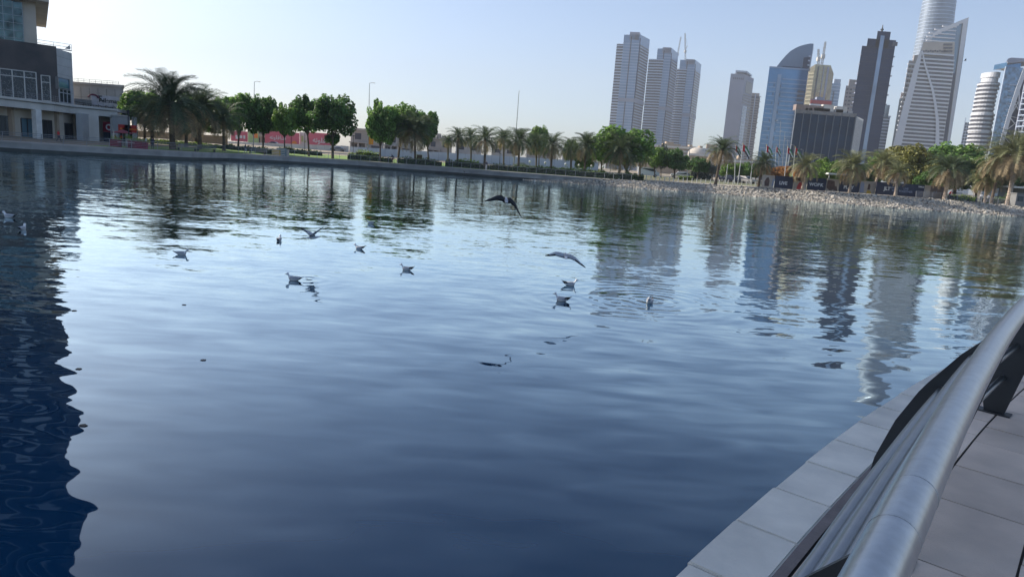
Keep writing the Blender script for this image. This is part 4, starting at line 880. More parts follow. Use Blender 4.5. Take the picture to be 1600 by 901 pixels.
b = MB(); railing_line(b, [(x, .2, HT + .4) for x in np.linspace(.5, wL - 1, 10)], .7, 2, .03)
for x in np.linspace(.5, wL - 1, 10): b.tube([(x, .2, HT + .4), (x, .2, HT + 1.1)], .03, 4)
b.build('roof_rail', 'gsteel', sb)
c0_, c1_ = at(116, 157, 128), at(186, 158, 132); rs = thing('roof_sign', 'long white supermarket sign with dark letters above the colonnade roof', 'sign', (c0_.x, c0_.y + .0, c0_.z), atan2(c1_.y - c0_.y, c1_.x - c0_.x)); wS = hypot(c1_.x - c0_.x, c1_.y - c0_.y)
b = MB(); b.boxr(wS * .38, wS, 0, .2, -.75, 1.35); b.build('sign_panel', mat('sign_panel_lilac', (.50, .48, .54), .6), rs)
b = MB(); b.boxr(0, wS * .38, .05, .15, -.7, .35); b.build('dark_panel', 'dconc', rs)
b = MB(); b.tube([(wS * .42 + .8 * cos(a), -.05, .75 + .6 * sin(a)) for a in np.linspace(0, pi, 10)], .16, 6); b.build('logo_arc', mat('maroon', (.12, .02, .05), .6), rs)
text('lettering', 'T.', 1.3, 'black', rs, (wS * .58, -.03, .75), (pi / 2, 0, 0), .02, bold=.04); text('lettering', 'Ailemart', 1.05, 'black', rs, (wS * .80, -.03, .45), (pi / 2, 0, 0), .02, bold=.03)
b = MB()
for i in range(16): 
    x = wS * (.05 + i * .055); b.tube([(x, -.1, -1.6), (x + .3, -.1, -.75 + (i % 3) * .2), (x + .9, -.1, -.9)], .07, 4)
b.tube([(0, -.1, -.2), (wS * .5, -.1, -.5), (wS * .97, -.1, -.9)], .06, 4); b.build('sign_frame', 'dsteel', rs)

# glass tower on the left
T0 = at(76, 100, 110); t = Tower('very tall cream and glass tower rising out of the top left corner', T0.x, 110, 'residential_tower', None, 'tower building'); t.r.rotation_euler = (0, 0, RAD(35))
ov = Z(62, 6, 110); xr_ = (at(62, 40, 110).x - T0.x) * 1.2
b = MB(); b.boxr(-50, xr_, 0, 30, 0, ov - 1.9); b.build('lower_wall', 'cream', t.r)
b = MB(); xg = (at(48, 40, 110).x - T0.x) * 1.2; b.boxr(-50 + 1, xg, -.12, 0.3, 12, ov - 2.2); b.build('curtain_glass', mat('reflective_glass', (.05, .075, .08), .04, .6, var=.8, scale=.7, bump=.9, bscale=.9), t.r)
b = MB(); k = 0
for i in range(16):
    x = xg - 1.2 * i; b.boxr(x - .04, x + .04, -.2, -.1, 12, ov - 2.2)
for i in range(10): b.boxr(-18, xg, -.19, -.11, 12 + i * 1.1, 12.06 + i * 1.1)
b.build('mullion', 'gsteel', t.r)
b = MB(); b.boxr(-50, 0.4, -2.5, 30.4, ov - 1.9, ov - .7); b.build('overhanging_slab', 'cream', t.r)
b = MB(); b.boxr(-50, .6, 0, 30, ov + 2, 150); b.boxr(-50, -.8, .2, 30, ov - .7, ov + 2); b.build('wall', mat('dark_grey_cladding', (.10, .10, .105), .6, scale=.2, var=.3), t.r)
bb = MB(); bg_ = MB(); rnd = random.Random(9)
for k in range(36):
    z0 = ov + 1 + k * 3.5
    bb.boxr(-50, .2, -1.6, 0, z0 - .3, z0); bg_.boxr(-48, -1.6, -.1, .1, z0 + .5, z0 + 2.7)
    for j in range(8):
        if rnd.random() < .6: x = -4 - j * 5.6; bb.boxr(x - 2.4, x, -1.62, -1.5, z0, z0 + 1.05)
bb.build('balcony', 'gsteel', t.r); bg_.build('window_band', 'glass', t.r)

t = Tower('unseen cream tower added on the left shore to shade the near promenade', -92, 42, 'residential_tower', None, 'tower building')  # unseen tower, added so that the near promenade lies in shade
b = MB(); b.boxr(-34, 0, -26, 22, 0, 120); b.build('wall', 'cream', t.r); b = MB(); b2 = MB()
for k in range(34): b.boxr(-34.6, 1.3, -26.6, 22.6, 2 + k * 3.5, 2.3 + k * 3.5); b2.boxr(-33, .1, -25, 21, 3.2 + k * 3.5, 4.9 + k * 3.5)
b.build('balcony', 'offw', t.r); b2.build('window_band', 'glass', t.r)


# ------------------------------------------------------------------ vegetation
def palm_meshes(seed, n=66, L=3.5, cols=('frond', 'dry'), lowdry=.22):
    rnd = random.Random(seed); bg, bd = MB(), MB()
    for i in range(n):
        t = (i + .5) / n; az = i * 2.39996 + rnd.uniform(-.25, .25); e = RAD(84 - 128 * t ** 1.1 + rnd.uniform(-9, 9)); Lf = L * rnd.uniform(.88, 1.12) * (1 - .18 * t) * (.82 if t < .08 else 1)
        droop = RAD(52 + 40 * (1 - abs(t - .4)) + rnd.uniform(-10, 14)); b = bd if t > 1 - lowdry and rnd.random() < .85 else bg
        k = 9; p = Vector((cos(az) * .12, sin(az) * .12, -.25 * t)); pts = [p.copy()]; dirs = []
        for j in range(k):
            u = (j + .5) / k; ee = e - droop * u ** 1.35; d = Vector((cos(az) * cos(ee), sin(az) * cos(ee), sin(ee))); p = p + d * Lf / k; pts.append(p.copy()); dirs.append(d)
        side = Vector((-sin(az), cos(az), 0)); roll = rnd.uniform(-.3, .3)
        b.tube([pts[0], pts[3], pts[6], pts[9]], [.035, .025, .016, .006], 3)
        m = 26
        for j in range(m):
            u = .14 + .86 * (j + .5) / m; q = u * k; a = min(int(q), k - 1); pos = pts[a].lerp(pts[a + 1], q - a); d = dirs[a]; up = side.cross(d).normalized() * -1
            if up.z < 0: up = -up
            ll = .62 * (sin(pi * min(1, u * .82 + .14)) ** .7) * rnd.uniform(.8, 1.15) + .05
            for sg_ in (-1, 1):
                o = (side * sg_ * cos(.5 + roll * sg_) + up * sin(.42 + roll * sg_) + d * .62).normalized(); tip = pos + o * ll + Vector((0, 0, -.10 * ll)); w_ = d * .034
                b.add([pos - w_, pos + w_, tip + w_ * .3, tip - w_ * .3], [(0, 1, 2, 3)])
    return bg.mesh('fronds', cols[0]), bd.mesh('dry_fronds', cols[1])
PALM = [palm_meshes(1), palm_meshes(2, 60), palm_meshes(3, 74)]
PALM += [palm_meshes(4, 70, cols=('gold', 'dry'), lowdry=.34), palm_meshes(5, 60, cols=('gold', 'dry'), lowdry=.38), palm_meshes(8, 76, cols=('frond', 'dry'), lowdry=.4)]
def palm(label, bx, by, cx, cy, wpx, D, v=0, group='date palms along the lake shore', tr=.2, bark='palmbark', rz=0):
    c = at(cx, cy, D); bs = at(bx, by, D); z0 = gz(bs.x, D); r = thing('date_palm', label, 'palm tree', (bs.x, D, z0), 0, group)
    top = Vector((c.x - bs.x, 0, c.z - z0)); b = MB(); n = max(10, int(top.z / .22)); pts = []; rad = []; rnd = random.Random(int(bx))
    for i in range(n + 1):
        u = i / n; pts.append((top.x * (u ** 1.3), .0, -.1 + (top.z + .1) * u)); rad.append(tr * (1.25 - .35 * min(1, u * 4) if u < .25 else .9) * (1 + .10 * (i % 2)) * (1.25 if u > .9 else 1))
    b.tube(pts, rad, 9); b.build('trunk', bark, r)
    s = wpx * D / FOC / 6.3; g, d = PALM[v]
    link_mesh('fronds', g, r, top, (s, s, s), rz); link_mesh('dry_fronds', d, r, top, (s, s, s), rz)
    return r
PD = lambda px, off: shore(at(px, hor(px), 120).x) + off
palm('largest date palm on the left with huge drooping crown', 270, 232, 266, 158, 128, 107, 2, tr=.42, rz=.4)
palm('large date palm just right behind the largest palm', 312, 228, 313, 168, 92, 118, 5, tr=.32, rz=1.2)
palm('shorter date palm at the right end of the left palm cluster', 350, 228, 349, 184, 72, 121, 1, tr=.25, rz=2.2)
palm('date palm left behind the largest palm near the red shops', 238, 228, 238, 176, 74, 124, 5, tr=.28, rz=.9)
palm('date palm deep in shade between the two largest palms', 291, 226, 291, 182, 64, 126, 2, tr=.28, rz=2.9)
palm('wide low date palm in front of the two bushy trees', 649, 244, 648, 204, 72, 139, 5, tr=.22, rz=.3)
palm('slim date palm second from left in the middle row', 715, 252, 716, 213, 40, 141, 1, tr=.2, rz=1.9)
palm('spreading date palm with thick straight trunk left of the tall lamp', 757, 257, 759, 217, 54, 139, 1, tr=.26, rz=4)
palm('dark date palm standing under the tall leaning lamp', 810, 260, 812, 219, 54, 138, 2, tr=.24, rz=5)
palm('date palm with rounded crown right of the leaning lamp', 861, 265, 863, 226, 52, 137, 0, tr=.23, rz=.8)
palm('date palm with feathery crown left of the towers', 913, 272, 916, 227, 56, 136, 2, tr=.24, rz=2.5)
palm('broad date palm in front of the round green tree', 967, 276, 971, 235, 72, 135, 0, tr=.26, rz=3.7)
for i, (x, y, w_, lb) in enumerate(((736, 214, 40, 'small palm half hidden between the two middle palms'), (787, 216, 42, 'small palm behind the leaning lamp palm on its left'), (838, 224, 44, 'palm behind on the right of the leaning lamp palm'), (892, 232, 44, 'palm between the rounded palm and the feathery palm'), (940, 238, 44, 'palm between feathery palm and the broad palm'), (700, 220, 26, 'distant small palm left of the slim palm'), (1000, 244, 40, 'palm half hidden by the round green tree'))):
    palm(lb, x, hor(x) + 5, x, y, w_, 160, (1, 5, 2, 0, 5, 1, 2)[i], rz=i, tr=.2, group='date palms in the second row')
palm('lone date palm with curved trunk on the rocks in front of the mall', 1118, 287, 1129, 234, 56, 134, 5, tr=.26, rz=1)
palm('small date palm among the flagpoles', 1185, 291, 1193, 254, 46, 133, 0, tr=.24, rz=2.1)
palm('date palm before the red picture hoarding', 1254, 296, 1259, 259, 56, 127, 4, tr=.26, bark='palmlight', rz=.5)
palm('golden date palm whose trunk hides the word PLAY', 1327, 301, 1333, 259, 64, 125.5, 3, tr=.24, bark='palmlight', rz=3)
palm('date palm with leaning trunk behind the long navy hoarding', 1364, 296, 1380, 255, 58, 133, 4, tr=.24, bark='palmlight', rz=4.2)
palm('second leaning palm behind the JLT lettering', 1392, 300, 1388, 262, 44, 136, 3, tr=.2, bark='palmlight', rz=.2)
palm('date palm growing in front of the JLT lettering', 1399, 305, 1404, 270, 44, 125, 4, tr=.26, bark='palmlight', rz=2.2)
palm('full date palm right beside the red cyclist', 1476, 309, 1484, 265, 70, 126, 5, tr=.34, bark='palmlight', rz=1.6)
palm('low young palm left of the curved trunk pair', 1540, 309, 1541, 280, 56, 134, 3, tr=.24, bark='palmlight', rz=3.3)
palm('tall palm with rough bent trunk near the right edge', 1550, 309, 1564, 250, 78, 131, 4, tr=.26, rz=5.2)
palm('big golden palm with thick pale trunk at the right edge', 1576, 312, 1589, 240, 92, 128, 3, tr=.42, bark='palmlight', rz=.7)
palm('palm crown cut by the right picture edge', 1612, 314, 1614, 236, 90, 132, 4, tr=.3, bark='palmlight', rz=2.7)

def crown_mesh(seed, m, lobes=22, per=240, flat=.85, leafs=.062, tuft=34):
    rnd = random.Random(seed); b = MB(); L_ = [((0, 0, 0), .55)]
    for i in range(lobes):
        az = i * 2.4 + rnd.uniform(-.4, .4); el = rnd.uniform(-.55, 1.0); rr = rnd.uniform(.45, .76)
        L_.append(((cos(az) * cos(el) * rr, sin(az) * cos(el) * rr, sin(el) * rr * flat), rnd.uniform(.20, .36)))
    for i in range(tuft):
        az = rnd.uniform(0, 2 * pi); el = rnd.uniform(-.1, 1.3); rr = rnd.uniform(.72, .92); L_.append(((cos(az) * cos(el) * rr, sin(az) * cos(el) * rr, sin(el) * rr * flat), rnd.uniform(.09, .17)))
    for (c, r) in L_:
        n = int(per * (r / .3) ** 2)
        for k in range(n):
            while True:
                v = Vector((rnd.uniform(-1, 1), rnd.uniform(-1, 1), rnd.uniform(-1, 1)))
                if .05 < v.length <= 1: break
            v = v.normalized() * (v.length ** .45); p = Vector(c) + v * r
            nn = (v + Vector((rnd.uniform(-1, 1), rnd.uniform(-1, 1), rnd.uniform(-.4, 1.2)))).normalized(); u = nn.orthogonal().normalized(); u = Matrix.Rotation(rnd.uniform(0, 6.28), 3, nn) @ u; w_ = nn.cross(u); s = leafs * rnd.uniform(.6, 1.25)
            b.add([p - u * s, p + w_ * s * .55, p + u * s, p - w_ * s * .55], [(0, 1, 2, 3)])
    return b.mesh('crown', m)
CR = {}
def crown(kind, v):
    k = (kind, v)
    if k not in CR: CR[k] = crown_mesh(v * 7 + 3, kind)
    return CR[k]
def tree(label, x0, x1, yt, yb, D, kind='leaf', v=0, bx=None, group='broadleaf trees along the lake', name='broadleaf_tree', rz=0):
    cx, cy = (x0 + x1) / 2, (yt + yb) / 2; c = at(cx, cy, D); bs = at(bx or cx, hor(cx) + 4, D); z0 = gz(bs.x, D)
    r = thing(name, label, 'tree', (bs.x, D, z0), 0, group); h = (yb - yt) / 2 * D / FOC * 1.08; w_ = (x1 - x0) / 2 * D / FOC * 1.33; top = Vector((c.x - bs.x, 0, c.z - z0))
    b = MB(); tr = max(.12, w_ * .045); fork = max(.8, top.z - h * .75); b.tube([(0, 0, -.1), (top.x * .15, 0, fork * .5), (top.x * .4, 0, fork), (top.x, 0, top.z + h * .3)], [tr * 1.3, tr, tr * .8, tr * .2], 7)
    rnd = random.Random(int(cx))
    for i in range(6):
        a = i * 1.05 + rnd.random(); b.tube([(top.x * .4, 0, fork * .95), (top.x * .7 + cos(a) * w_ * .3, sin(a) * w_ * .3, top.z - h * .1), (top.x + cos(a) * w_ * .7, sin(a) * w_ * .7, top.z + h * rnd.uniform(-.1, .5))], [tr * .55, tr * .35, tr * .08], 5)
    b.build('trunk', 'bark', r); link_mesh('crown', crown(kind, v), r, top, (w_, w_ * .95, h / .88), rz + cx); return r
tree('bright green tree behind the red shops left of the largest palm', 196, 256, 143, 205, 128, 'leaf3', 0)
tree('green tree behind the large palm pair', 268, 345, 150, 215, 140, 'leaf3', 1); tree('green tree between palm cluster and the lamp', 328, 372, 152, 212, 142, 'leaf3', 2)
tree('broad green tree left of the thin lamp', 352, 400, 146, 216, 134, 'leaf3', 3, 372); tree('dark round tree directly below the left lamp', 390, 434, 152, 218, 136, 'leaf', 0, 411)
tree('small bright green young tree', 428, 460, 164, 220, 131, 'leaf2', 1, 445); tree('narrow dark tree right of the bright young tree', 455, 500, 152, 216, 138, 'leaf', 1, 483)
tree('tall dark full tree standing alone at the gap', 488, 551, 148, 222, 137, 'leaf', 2, 520); tree('small dark shrub like tree at the foot of the tall dark tree', 510, 532, 208, 231, 139, 'leaf', 3)
tree('upright green tree directly right of the tall lamp', 573, 617, 160, 236, 139, 'leaf3', 1, 594); tree('spreading green tree behind the wide low palm', 604, 658, 163, 226, 143, 'leaf3', 2, 622); tree('small dark tree with ragged right side', 645, 686, 174, 236, 146, 'leaf', 3, 670)
tree('pale green tree glimpsed right of the leaning lamp palm', 828, 856, 198, 246, 165, 'leaf2', 0); tree('yellow green bush tree between the rounded and feathery palms', 882, 904, 219, 256, 168, 'leaf2', 2)
tree('round dense green tree left of the tower trio', 928, 1014, 198, 270, 140, 'leaf3', 3, 985); tree('low leafy tree under the feathery palm', 900, 926, 240, 268, 160, 'leaf2', 0)
tree('light green feathery tree right of the round tree', 1006, 1040, 230, 268, 175, 'leaf2', 3); tree('dark conical tree in front of the mall', 1023, 1043, 226, 270, 178, 'greyleaf', 1); tree('dark green tree left of the yellow banner', 1036, 1072, 233, 270, 176, 'leaf', 0); tree('rounded dark tree right of the yellow banner', 1074, 1106, 246, 273, 180, 'leaf', 1); tree('small grey olive tree behind the curved palm', 1104, 1122, 256, 276, 180, 'greyleaf', 2)
for i, (x, w_, k, yt) in enumerate(((1140, 26, 'leaf2', 255), (1163, 28, 'leaf3', 254), (1181, 22, 'leaf2', 256), (1224, 30, 'orleaf', 259), (1204, 24, 'orleaf', 262))):
    tree(('light green tree left of the white flagpoles', 'green tree behind the dark pickup cars', 'light green tree by the third flagpole', 'orange flowering tree above the LIVE hoarding', 'small orange flowering tree left of LIVE hoarding')[i], x - w_ / 2, x + w_ / 2, yt, hor(x) + 1, 172, k, i % 4)
tree('bright green tree left of the PLAY palm', 1270, 1316, 249, 292, 152, 'leaf2', 1); tree('dark green tree behind the WORK hoarding', 1285, 1330, 256, 296, 160, 'leaf', 2); tree('green tree low behind the orange banner', 1236, 1270, 262, 294, 160, 'leaf3', 3)
tree('large golden green tree below the white slatted tower', 1382, 1455, 228, 292, 150, 'leaf4', 0); tree('second golden tree right behind the JLT hoarding', 1418, 1462, 246, 300, 146, 'leaf4', 2); tree('bright green crown left of golden tree', 1355, 1392, 240, 290, 158, 'leaf3', 1)
tree('lush green tree right of the golden tree', 1452, 1532, 226, 292, 150, 'leaf3', 0); tree('dark tree low behind the full palm', 1496, 1556, 250, 306, 146, 'leaf', 1); tree('dark tree filling the gap at the right edge', 1556, 1625, 262, 308, 146, 'leaf', 3); tree('dark tree behind the red cyclist', 1440, 1492, 264, 306, 142, 'leaf', 2); tree('dark green tree between WORK and JLT boards', 1316, 1370, 258, 298, 150, 'leaf', 0)

def hedge(label, px0, px1, D0, D1, h, m='hedge', cat='hedge', dens=16, bumpy=.15, grp='hedges and planting beds'):
    a, c = at(px0, hor(px0), D0).x, at(px1, hor(px1), D0).x; rnd = random.Random(int(px0)); xm = (a + c) / 2; r0 = gz(xm, D0)
    b = MB(); core = MB(); n = max(2, int((c - a) / 1.2)); dy = D1 - D0; sh = lambda x: shore(x) - shore(xm) if px1 - px0 > 120 else 0
    hs = [h * (1 + rnd.uniform(-bumpy, bumpy)) for _ in range(n + 1)]; 
    for i in range(n):
        x0, x1 = a + (c - a) * i / n, a + (c - a) * (i + 1) / n; y0 = D0 + sh(x0); g = gz(x0, y0) - r0
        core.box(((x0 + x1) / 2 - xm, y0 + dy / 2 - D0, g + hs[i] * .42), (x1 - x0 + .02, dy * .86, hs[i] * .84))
        for k in range(int(dens * (x1 - x0) * (dy * .6 + h * 2))):
            f = rnd.random(); x = rnd.uniform(x0, x1)
            if f < .6: p = Vector((x - xm, y0 - D0 + rnd.uniform(-.08, .05), g + rnd.uniform(.0, hs[i])))
            else: p = Vector((x - xm, y0 - D0 + rnd.uniform(0, dy), g + hs[i] * rnd.uniform(.85, 1.12)))
            nn = Vector((rnd.uniform(-1, 1), rnd.uniform(-1, .2), rnd.uniform(0, 1))).normalized(); u = nn.orthogonal(); w_ = nn.cross(u); s = rnd.uniform(.07, .16)
            b.add([p - u * s, p + w_ * s * .6, p + u * s, p - w_ * s * .6], [(0, 1, 2, 3)])
    o = b.build('hedge' if cat == 'hedge' else 'flower_bed', m); o.location = (xm, D0, r0); tag(o, label, cat, grp); 
    if cat != 'hedge': o['kind'] = 'stuff'
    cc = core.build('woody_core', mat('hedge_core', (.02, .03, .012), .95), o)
    return o
hedge('dark clipped hedge left under the bright young tree', 352, 425, PD(390, 12), PD(390, 13.6), .9); hedge('dark low hedge below the left pink hoardings', 436, 500, PD(465, 20), PD(465, 22), 1.0)
hedge('long dark hedge on the lawn left of the cyclist with dark coat', 543, 612, PD(580, 7), PD(580, 8.2), .95); hedge('lime green bed behind the long dark hedge', 545, 590, PD(565, 12), PD(565, 16), 1.5, 'lime', 'planting bed', bumpy=.3)
hedge('leafy hedge along the promenade right of the lawn', 622, 690, PD(655, 6.4), PD(655, 7.8), 1.2); hedge('long bright hedge along the middle promenade under the palms', 692, 1003, PD(760, 6.2), PD(760, 7.8), 1.15, dens=20)
hedge('lime green flower bed behind the hedge by the slim palm', 712, 748, PD(730, 12), PD(730, 15), 1.6, 'lime', 'planting bed'); hedge('back hedge behind the middle palms', 830, 945, PD(880, 20), PD(880, 22), 1.2, 'hedge'); hedge('yellow green bed behind the broad palm', 895, 950, PD(920, 14), PD(920, 17), 1.0, 'lime', 'planting bed')
hedge('bright green ground planting right of the red cyclist', 1490, 1526, PD(1505, 9), PD(1505, 13), .8, 'lime', 'planting bed', bumpy=.3); hedge('green shrubs behind the right railing', 1545, 1598, PD(1570, 16), PD(1570, 18), 1.6, 'leaf3', 'planting bed', bumpy=.4)
hedge('low green shrubs before the mall cars', 1062, 1085, 165, 167, .9, 'lime', 'planting bed'); hedge('grey green scrub before the mall', 1080, 1112, 190, 193, 2.0, 'greyleaf', 'planting bed', bumpy=.4)
hedge('sunlit yellow green bed seen under the left palms', 225, 345, 130, 136, .7, 'lime', 'planting bed')
# dark drooping skirt shrub clumps by the palms
# ------------------------------------------------------------------ lamps, banners, flags, bollards, rails
def lamp(label, bx, tx, ty, D, arm=1.3, banner=None, name='street_lamp', grp='street lamps'):
    tp = at(tx, ty, D); z0 = gz(tp.x, D); h = tp.z - z0; r = thing(name, label, 'street lamp', (at(bx, hor(bx), D).x, D, z0), 0, grp); dx = tp.x - r.location.x
    b = MB(); b.tube([(0, 0, 0), (dx * .5, 0, h * .5), (dx, 0, h)], [.13, .10, .06], 8); b.build('pole', 'gsteel', r)
    b = MB(); b.tube([(dx, 0, h - .05), (dx + arm * .6, 0, h + .12), (dx + arm, 0, h + .1)], .045, 6); b.build('arm', 'gsteel', r)
    b = MB(); b.loft([((dx + arm * .8, 0, h + .1), .06, .04), ((dx + arm * 1.1, 0, h + .1), .17, .08), ((dx + arm * 1.5, 0, h + .07), .15, .06), ((dx + arm * 1.62, 0, h + .06), .05, .03)], 8); b.build('lamp_head', 'offw', r, True)
    if banner:
        y0, y1, w_, m_, sd_ = banner; za, zb = at(bx, y0, D).z - z0, at(bx, y1, D).z - z0; wm = w_ * D / FOC; xo = dx * .3
        b = MB(); b.boxr(xo + (.15 if sd_ > 0 else -.15 - wm), xo + (.15 + wm if sd_ > 0 else -.15), -.03, .03, zb, za); bn = b.build('banner', m_, r)
        b = MB(); xc = xo + sd_ * (.15 + wm / 2)
        for i in range(4): b.box((xc, -.035, zb + (za - zb) * (.2 + i * .2)), (wm * (.5 - .1 * (i % 2)), .012, (za - zb) * .06))
        b.build('banner_print', 'orange' if m_ != 'banner_orange' else 'yel', bn)
        b = MB(); b.tube([(xo, 0, za), (xc * 2 - xo, 0, za)], .03, 5); b.build('banner_bracket', 'gsteel', r)
    return r
M['banner_orange'] = mat('banner_orange', (.75, .27, .04), .6); M['banner_white'] = mat('banner_white', (.72, .60, .42), .6)
lamp('thin street lamp rising above the left green trees', 396, 397.5, 128, 165, .9)
lamp('tall street lamp with orange banner beside the upright green tree', 575, 577.5, 130, 172, .9, (208, 225.5, 7, 'banner_orange', 1))
lamp('tall leaning street lamp with orange banner behind the dark palm', 803, 811, 143, 168, .15, (226, 243, 6, 'banner_orange', 1))
lamp('street lamp with pale yellow banner in front of the mall', 1074, 1083.5, 166, 190, -.9, (246, 266, 6.5, 'banner_white', -1))
for i, (bx, tx, ty, ar) in enumerate(((1216, 1220, 189, -.8), (1221, 1226.5, 206, -1.0), (1228, 1231, 218, -.8), (1240, 1241, 227, -.8), (1252, 1255, 234, -.7), (1268, 1272, 240, -.7), (1287, 1290.5, 245, -.7))):
    lamp(('tallest roadside lamp in the receding row by the blue tower', 'second tallest lamp of the receding row', 'third lamp of the receding row before the office block', 'fourth lamp of the receding row near two red flags', 'fifth lamp of the receding row', 'sixth lamp of the receding row before black glass', 'shortest lamp of the receding row above the dark trees')[i], bx, tx, ty, 200 + i * 22, ar, grp='receding row of roadside lamps')
M['flag_red'] = mat('flag_red', (.60, .02, .03), .7); M['flag_green'] = mat('flag_green', (.02, .20, .07), .7); M['flag_white'] = mat('flag_white', (.75, .75, .75), .7)
def flag(label, bx, by, tx, ty, D, sc=1.0):
    tp = at(tx, ty, D); bs = at(bx, by, D); z0 = gz(bs.x, D); h = tp.z - z0; r = thing('flagpole', label, 'flagpole', (bs.x, D, z0), 0, 'flagpoles with red green white and black flags'); dx = tp.x - bs.x
    b = MB(); b.tube([(0, 0, 0), (dx, 0, h)], [.09, .05], 8); b.build('pole', 'white', r); b = MB(); b.box((dx, 0, h + .05), (.14, .14, .14)); b.build('finial', 'yel', r)
    # drooping flag: hangs down to the right in folds
    W_, H_ = 2.1 * sc, 1.3 * sc; n = 12; rows = []
    def P(u, v): return (dx + .06 + u * W_ * .72, .12 * sin(u * 9 + v * 2), h - .1 - v * H_ - u * u * 1.25 * sc - u * .35 * sc)
    b = MB(); th = .02
    def patch(u0, u1, v0, v1, mi):
        k = 6; R1 = [[P(u0 + (u1 - u0) * i / k, v) for i in range(k + 1)] for v in (v0, v1)]; R2 = [[(p[0], p[1] + th, p[2]) for p in rr] for rr in R1]; b.sheet(R1, mi); b.sheet(R2, mi)
    patch(0, .28, 0, 1, 0); patch(.28, 1, 0, .333, 1); patch(.28, 1, .333, .666, 2); patch(.28, 1, .666, 1, 3)
    b.build('flag', ['flag_red', 'flag_green', 'flag_white', 'black'], r, True)
flag('leftmost flagpole by the curved palm', 1148, 284, 1149.5, 227, 152, .9); flag('flagpole with drooping flag left of the small palm', 1153, 286, 1161, 225, 146, 1.05); flag('flagpole with flag over the small palm', 1194, 290, 1198, 227, 150, 1.0)
flag('distant flagpole with faded flag behind the others', 1209, 289, 1213, 229, 190, 1.0); flag('flagpole rising behind the LIVE hoarding', 1224, 291, 1231, 230, 152, .9); flag('flagpole with large red flag left of the orange banner', 1236, 292, 1243, 230, 156, 1.1)
flag('thin flagpole without clear flag right of the curved palm', 1134, 284, 1138, 248, 160, .01); flag('thin bare flagpole before the parked pickups', 1172, 288, 1176, 250, 160, .01)
# orange feather banner
c = at(1245, 285, 140); r = thing('feather_banner', 'orange rounded banner standing behind the hoardings', 'banner', (c.x, 140, gz(c.x, 140)))
b = MB(); z0 = gz(c.x, 140); P = [at(px, py, 140) for px, py in ((1239.5, 284), (1240, 272), (1243, 267), (1248, 264), (1250.5, 265), (1249.5, 284))]; b.xzpoly([(p.x - c.x, p.z - z0) for p in P], -.03, .03); b.build('cloth', 'orange', r); b = MB(); b.tube([(.75, 0, 0), (.75, 0, P[3].z - z0)], .04, 6); b.build('pole', 'gsteel', r)
b = MB(); b.box((-.0, -.05, P[0].z - z0 + .9), (.95, .012, .3)); b.build('print', 'clothw', r)
# bollards
def bollard_proto():
    r = thing('bollard', 'white bollard in the row edging the sandy path', 'bollard', (0, 0, 0), 0, 'bollards along the right shore path'); b = MB(); b.tube([(0, 0, 0), (0, 0, .9), (0, 0, .97)], [.07, .07, .05], 10); b.build('post', 'white', r); b = MB(); b.tube([(0, 0, .8), (0, 0, .86)], .075, 10); b.build('band', 'dsteel', r); return r
bp = bollard_proto(); first = True
for i in range(34):
    px = 1010 + i * 7.1 + (i % 3) * .4; D = PD(px, 16.5); x = at(px, hor(px) + 8, D).x; o = bp if first else dup(bp); first = False; o.location = (x, D, gz(x, D))
# white umbrella/ canopy behind palms, and service boxes
def rail_fence(label, px0, px1, off, hgt, step, nr, m='gsteel', post_m='gsteel', name='railing', thick=.022, inset_=.35):
    x0, x1 = XL(px0, 110), XL(px1, 118 if px1 > 500 else 105); r = thing(name, label, 'railing', (x0, shore(x0) + off, 0), 0, 'lakeside railings'); n = int((x1 - x0) / step); 
    n = max(n, 4); pts = []
    for i in range(n + 1):
        x = x0 + (x1 - x0) * i / n; y = shore(x) + rockw(x) + off; z = gz(x, y) + .03; pts.append((x - x0, y - r.location.y, z)); 
    r.location.z = pts[0][2]; pts = [(p[0], p[1], p[2] - r.location.z) for p in pts]
    for p in pts:
        b = MB(); b.box8([(p[0] + a, p[1] + c - (.18 * (1 - k) if k == 0 else 0), p[2] + k * hgt) for k in (0, 1) for a, c in ((-.02, -.05), (.02, -.05), (.02, .05), (-.02, .05))]); b.build('post', post_m, r)
    for k in range(nr):
        f = (k + 1) / nr; b = MB(); b.tube([(p[0], p[1] - .18 * (1 - f), p[2] + hgt * f) for p in pts], thick if k < nr - 1 else .032, 6); b.build('rail', m, r)
    return r
rail_fence('steel railing in front of the colonnade terrace', -60, 340, .35, 1.1, 1.9, 5)
rail_fence('thin lakeside railing along the middle promenade', 357, 1003, .35, 1.05, 1.75, 4, thick=.012, post_m='greystone')
rail_fence('grey railing on the right shore near the big palms', 1524, 1680, 2.2, 1.1, 1.5, 5, 'greystone', thick=.03)

